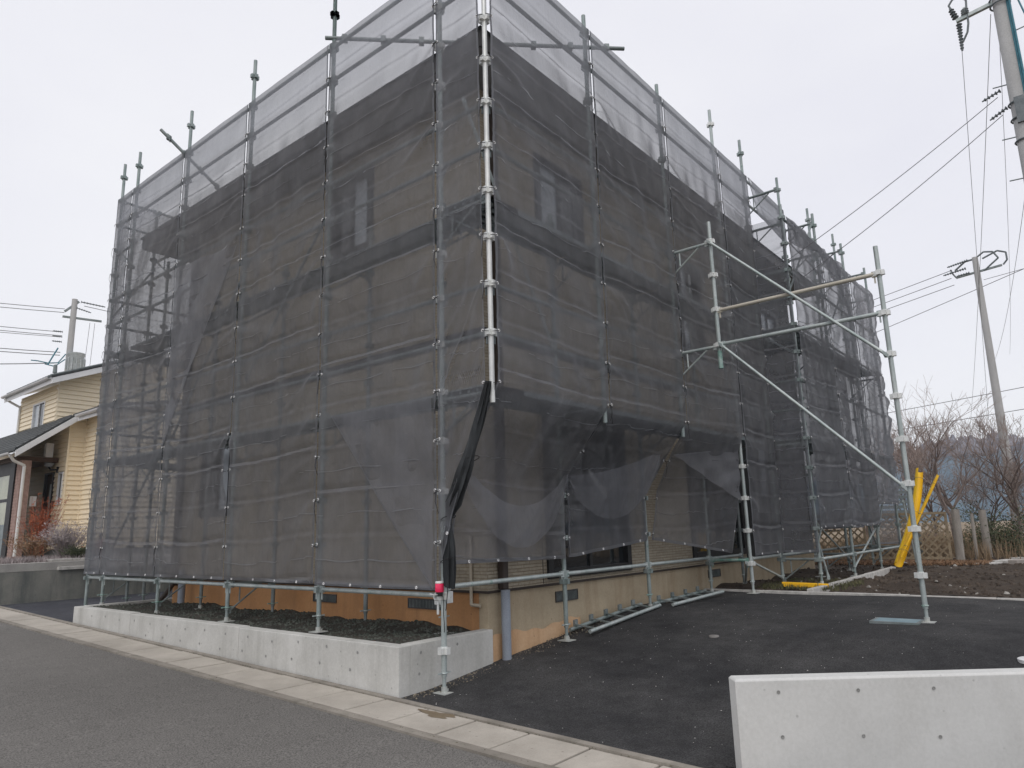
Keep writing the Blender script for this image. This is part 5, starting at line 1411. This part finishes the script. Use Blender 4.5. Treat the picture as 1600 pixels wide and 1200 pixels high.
m_ = MB(); m_.box(1.00,1.9,15.5,19,2.50,2.62); m_.build('porch_lintel', M['brown_door'], nh)
m_ = MB(); m_.box(1.62,1.78,15.55,15.7,2.5,2.98); m_.build('bracket_block', M['white_paint'], nh)
m_ = MB(); m_.box(1.28,1.62,16.6,16.64,.3,2.4); m_.build('side_glass', M['glass_frost'], nh)
m_ = MB(); m_.box(1.36,1.50,15.48,15.50,1.42,1.66); m_.build('notice_plate', M['white_paint'], nh)
# antenna, pipes on the far side
m_ = MB(); m_.path([(2.5,18.4,5.0),(2.5,18.4,5.55)], .02,6); m_.lathe((2.5,18.4,5.35), [(0,0),(.06,.02),(.05,.25),(0,.28)], 10); m_.build('roof_vent', M['steel_dark'], nh, True)

# garden planting
def twiggy(name, c, h, n, mat, label, spread=.5, r=.006, leaves=None):
    t = empty(name, c, label, 'plant'); m_ = MB(); lv = MB()
    for _ in range(n):
        a_ = rng.random()*6.28; sp = spread*rng.random(); hh = h*(.5+.5*rng.random())
        p = Vector(c)+Vector((.05*rng.normal(), .05*rng.normal(), 0)); q = Vector(c)+Vector((sp*math.cos(a_), sp*math.sin(a_), hh)); md = p.lerp(q,.5)+Vector((.05*rng.normal(),.05*rng.normal(),.05*rng.random()))
        m_.tube(p, md, r, r*.7, 4, False); m_.tube(md, q, r*.7, r*.35, 4, False)
        for _k in range(3):
            s_ = md.lerp(q, rng.random()); e = s_+Vector((.12*rng.normal(), .12*rng.normal(), .12*rng.random())); m_.tube(s_, e, r*.45, r*.25, 3, False)
            if leaves:
                for _j in range(leaves):
                    l0 = s_.lerp(e, rng.random())+Vector(rng.normal(0,.02,3)); a2 = Vector(rng.normal(0,1,3)).normalized(); b2 = a2.orthogonal(); sz = .018
                    lv.add([l0-a2*sz, l0+b2*sz, l0+a2*sz], [(0,1,2)])
    m_.build('stems', mat, t)
    if lv.v: lv.build('leaves', mat, t, kind='stuff')
twiggy('garden_shrub', (1.05,13.6,.25), 1.35, 60, M['rustleaf'], 'rust red leafed shrub in front of the porch door', .55, .007, 4)
twiggy('garden_shrub', (.55,12.2,.22), .5, 60, M['litter'], 'low orange brown clump at the left of the garden edge', .6, .006, 4)
twiggy('garden_shrub', (1.0,11.8,.22), .72, 150, M['greyplant'], 'greyish dry bushy plant above the retaining wall', .55, .006, 3)
twiggy('garden_shrub', (1.05,11.3,.2), .22, 50, M['darkleaf'], 'small dark green plant at the foot of the grey bush', .25, .006, 4)
twiggy('garden_shrub', (1.55,11.7,.22), .35, 60, M['rustleaf'], 'small red leafed plant next to the scaffold end', .22, .006, 4)
m_ = MB(); m_.tube((1.68,11.9,.15),(1.68,11.9,.72),.035,.035,8); m_.build('garden_post', M['brown_door'], None, True, label='short dark brown post beside the left scaffold end', cat='post')
tufts('garden_weeds', 900, lambda: (-.2+rng.random()*2.4, 11.0+rng.random()*1.6, .18), M['greyplant'], .10, .006, 'dry weeds along the top of the retaining wall', 'weeds', .9)
# distant houses behind the cream house
fh = empty('distant_house', (5.2,36,2), 'distant house with a faded red roof at the left edge', 'house')
m_ = MB(); m_.box(2.0,5.2,35,40,0,4.6); m_.build('wall', M['white_paint'], fh)
m_ = MB(); m_.add([(1.6,34.6,4.6),(5.7,34.6,4.6),(5.7,40.4,4.6),(1.6,40.4,4.6),(3.4,34.6,6.4),(3.4,40.4,6.4)], [(0,1,4),(1,2,5,4),(2,3,5),(3,0,4,5)]); m_.build('roof', M['red_roof'], fh)

# ---------------------------------------------------------------- thin air between the yard and the far hill
m_ = MB(); m_.box(-95, 415, -215, 315, -3.6, 36)
hz = m_.build('haze', M['wire'], None, kind='stuff', label='thin pale winter haze filling the air towards the hill', cat='haze')
air = bpy.data.materials.new('air'); air.use_nodes = True; nt = air.node_tree; nt.nodes.clear()
o_ = nt.nodes.new('ShaderNodeOutputMaterial'); v_ = nt.nodes.new('ShaderNodeVolumePrincipled')
v_.inputs['Color'].default_value = (.86, .93, 1, 1); v_.inputs['Density'].default_value = .0007
nt.links.new(v_.outputs[0], o_.inputs['Volume']); hz.data.materials.clear(); hz.data.materials.append(air)
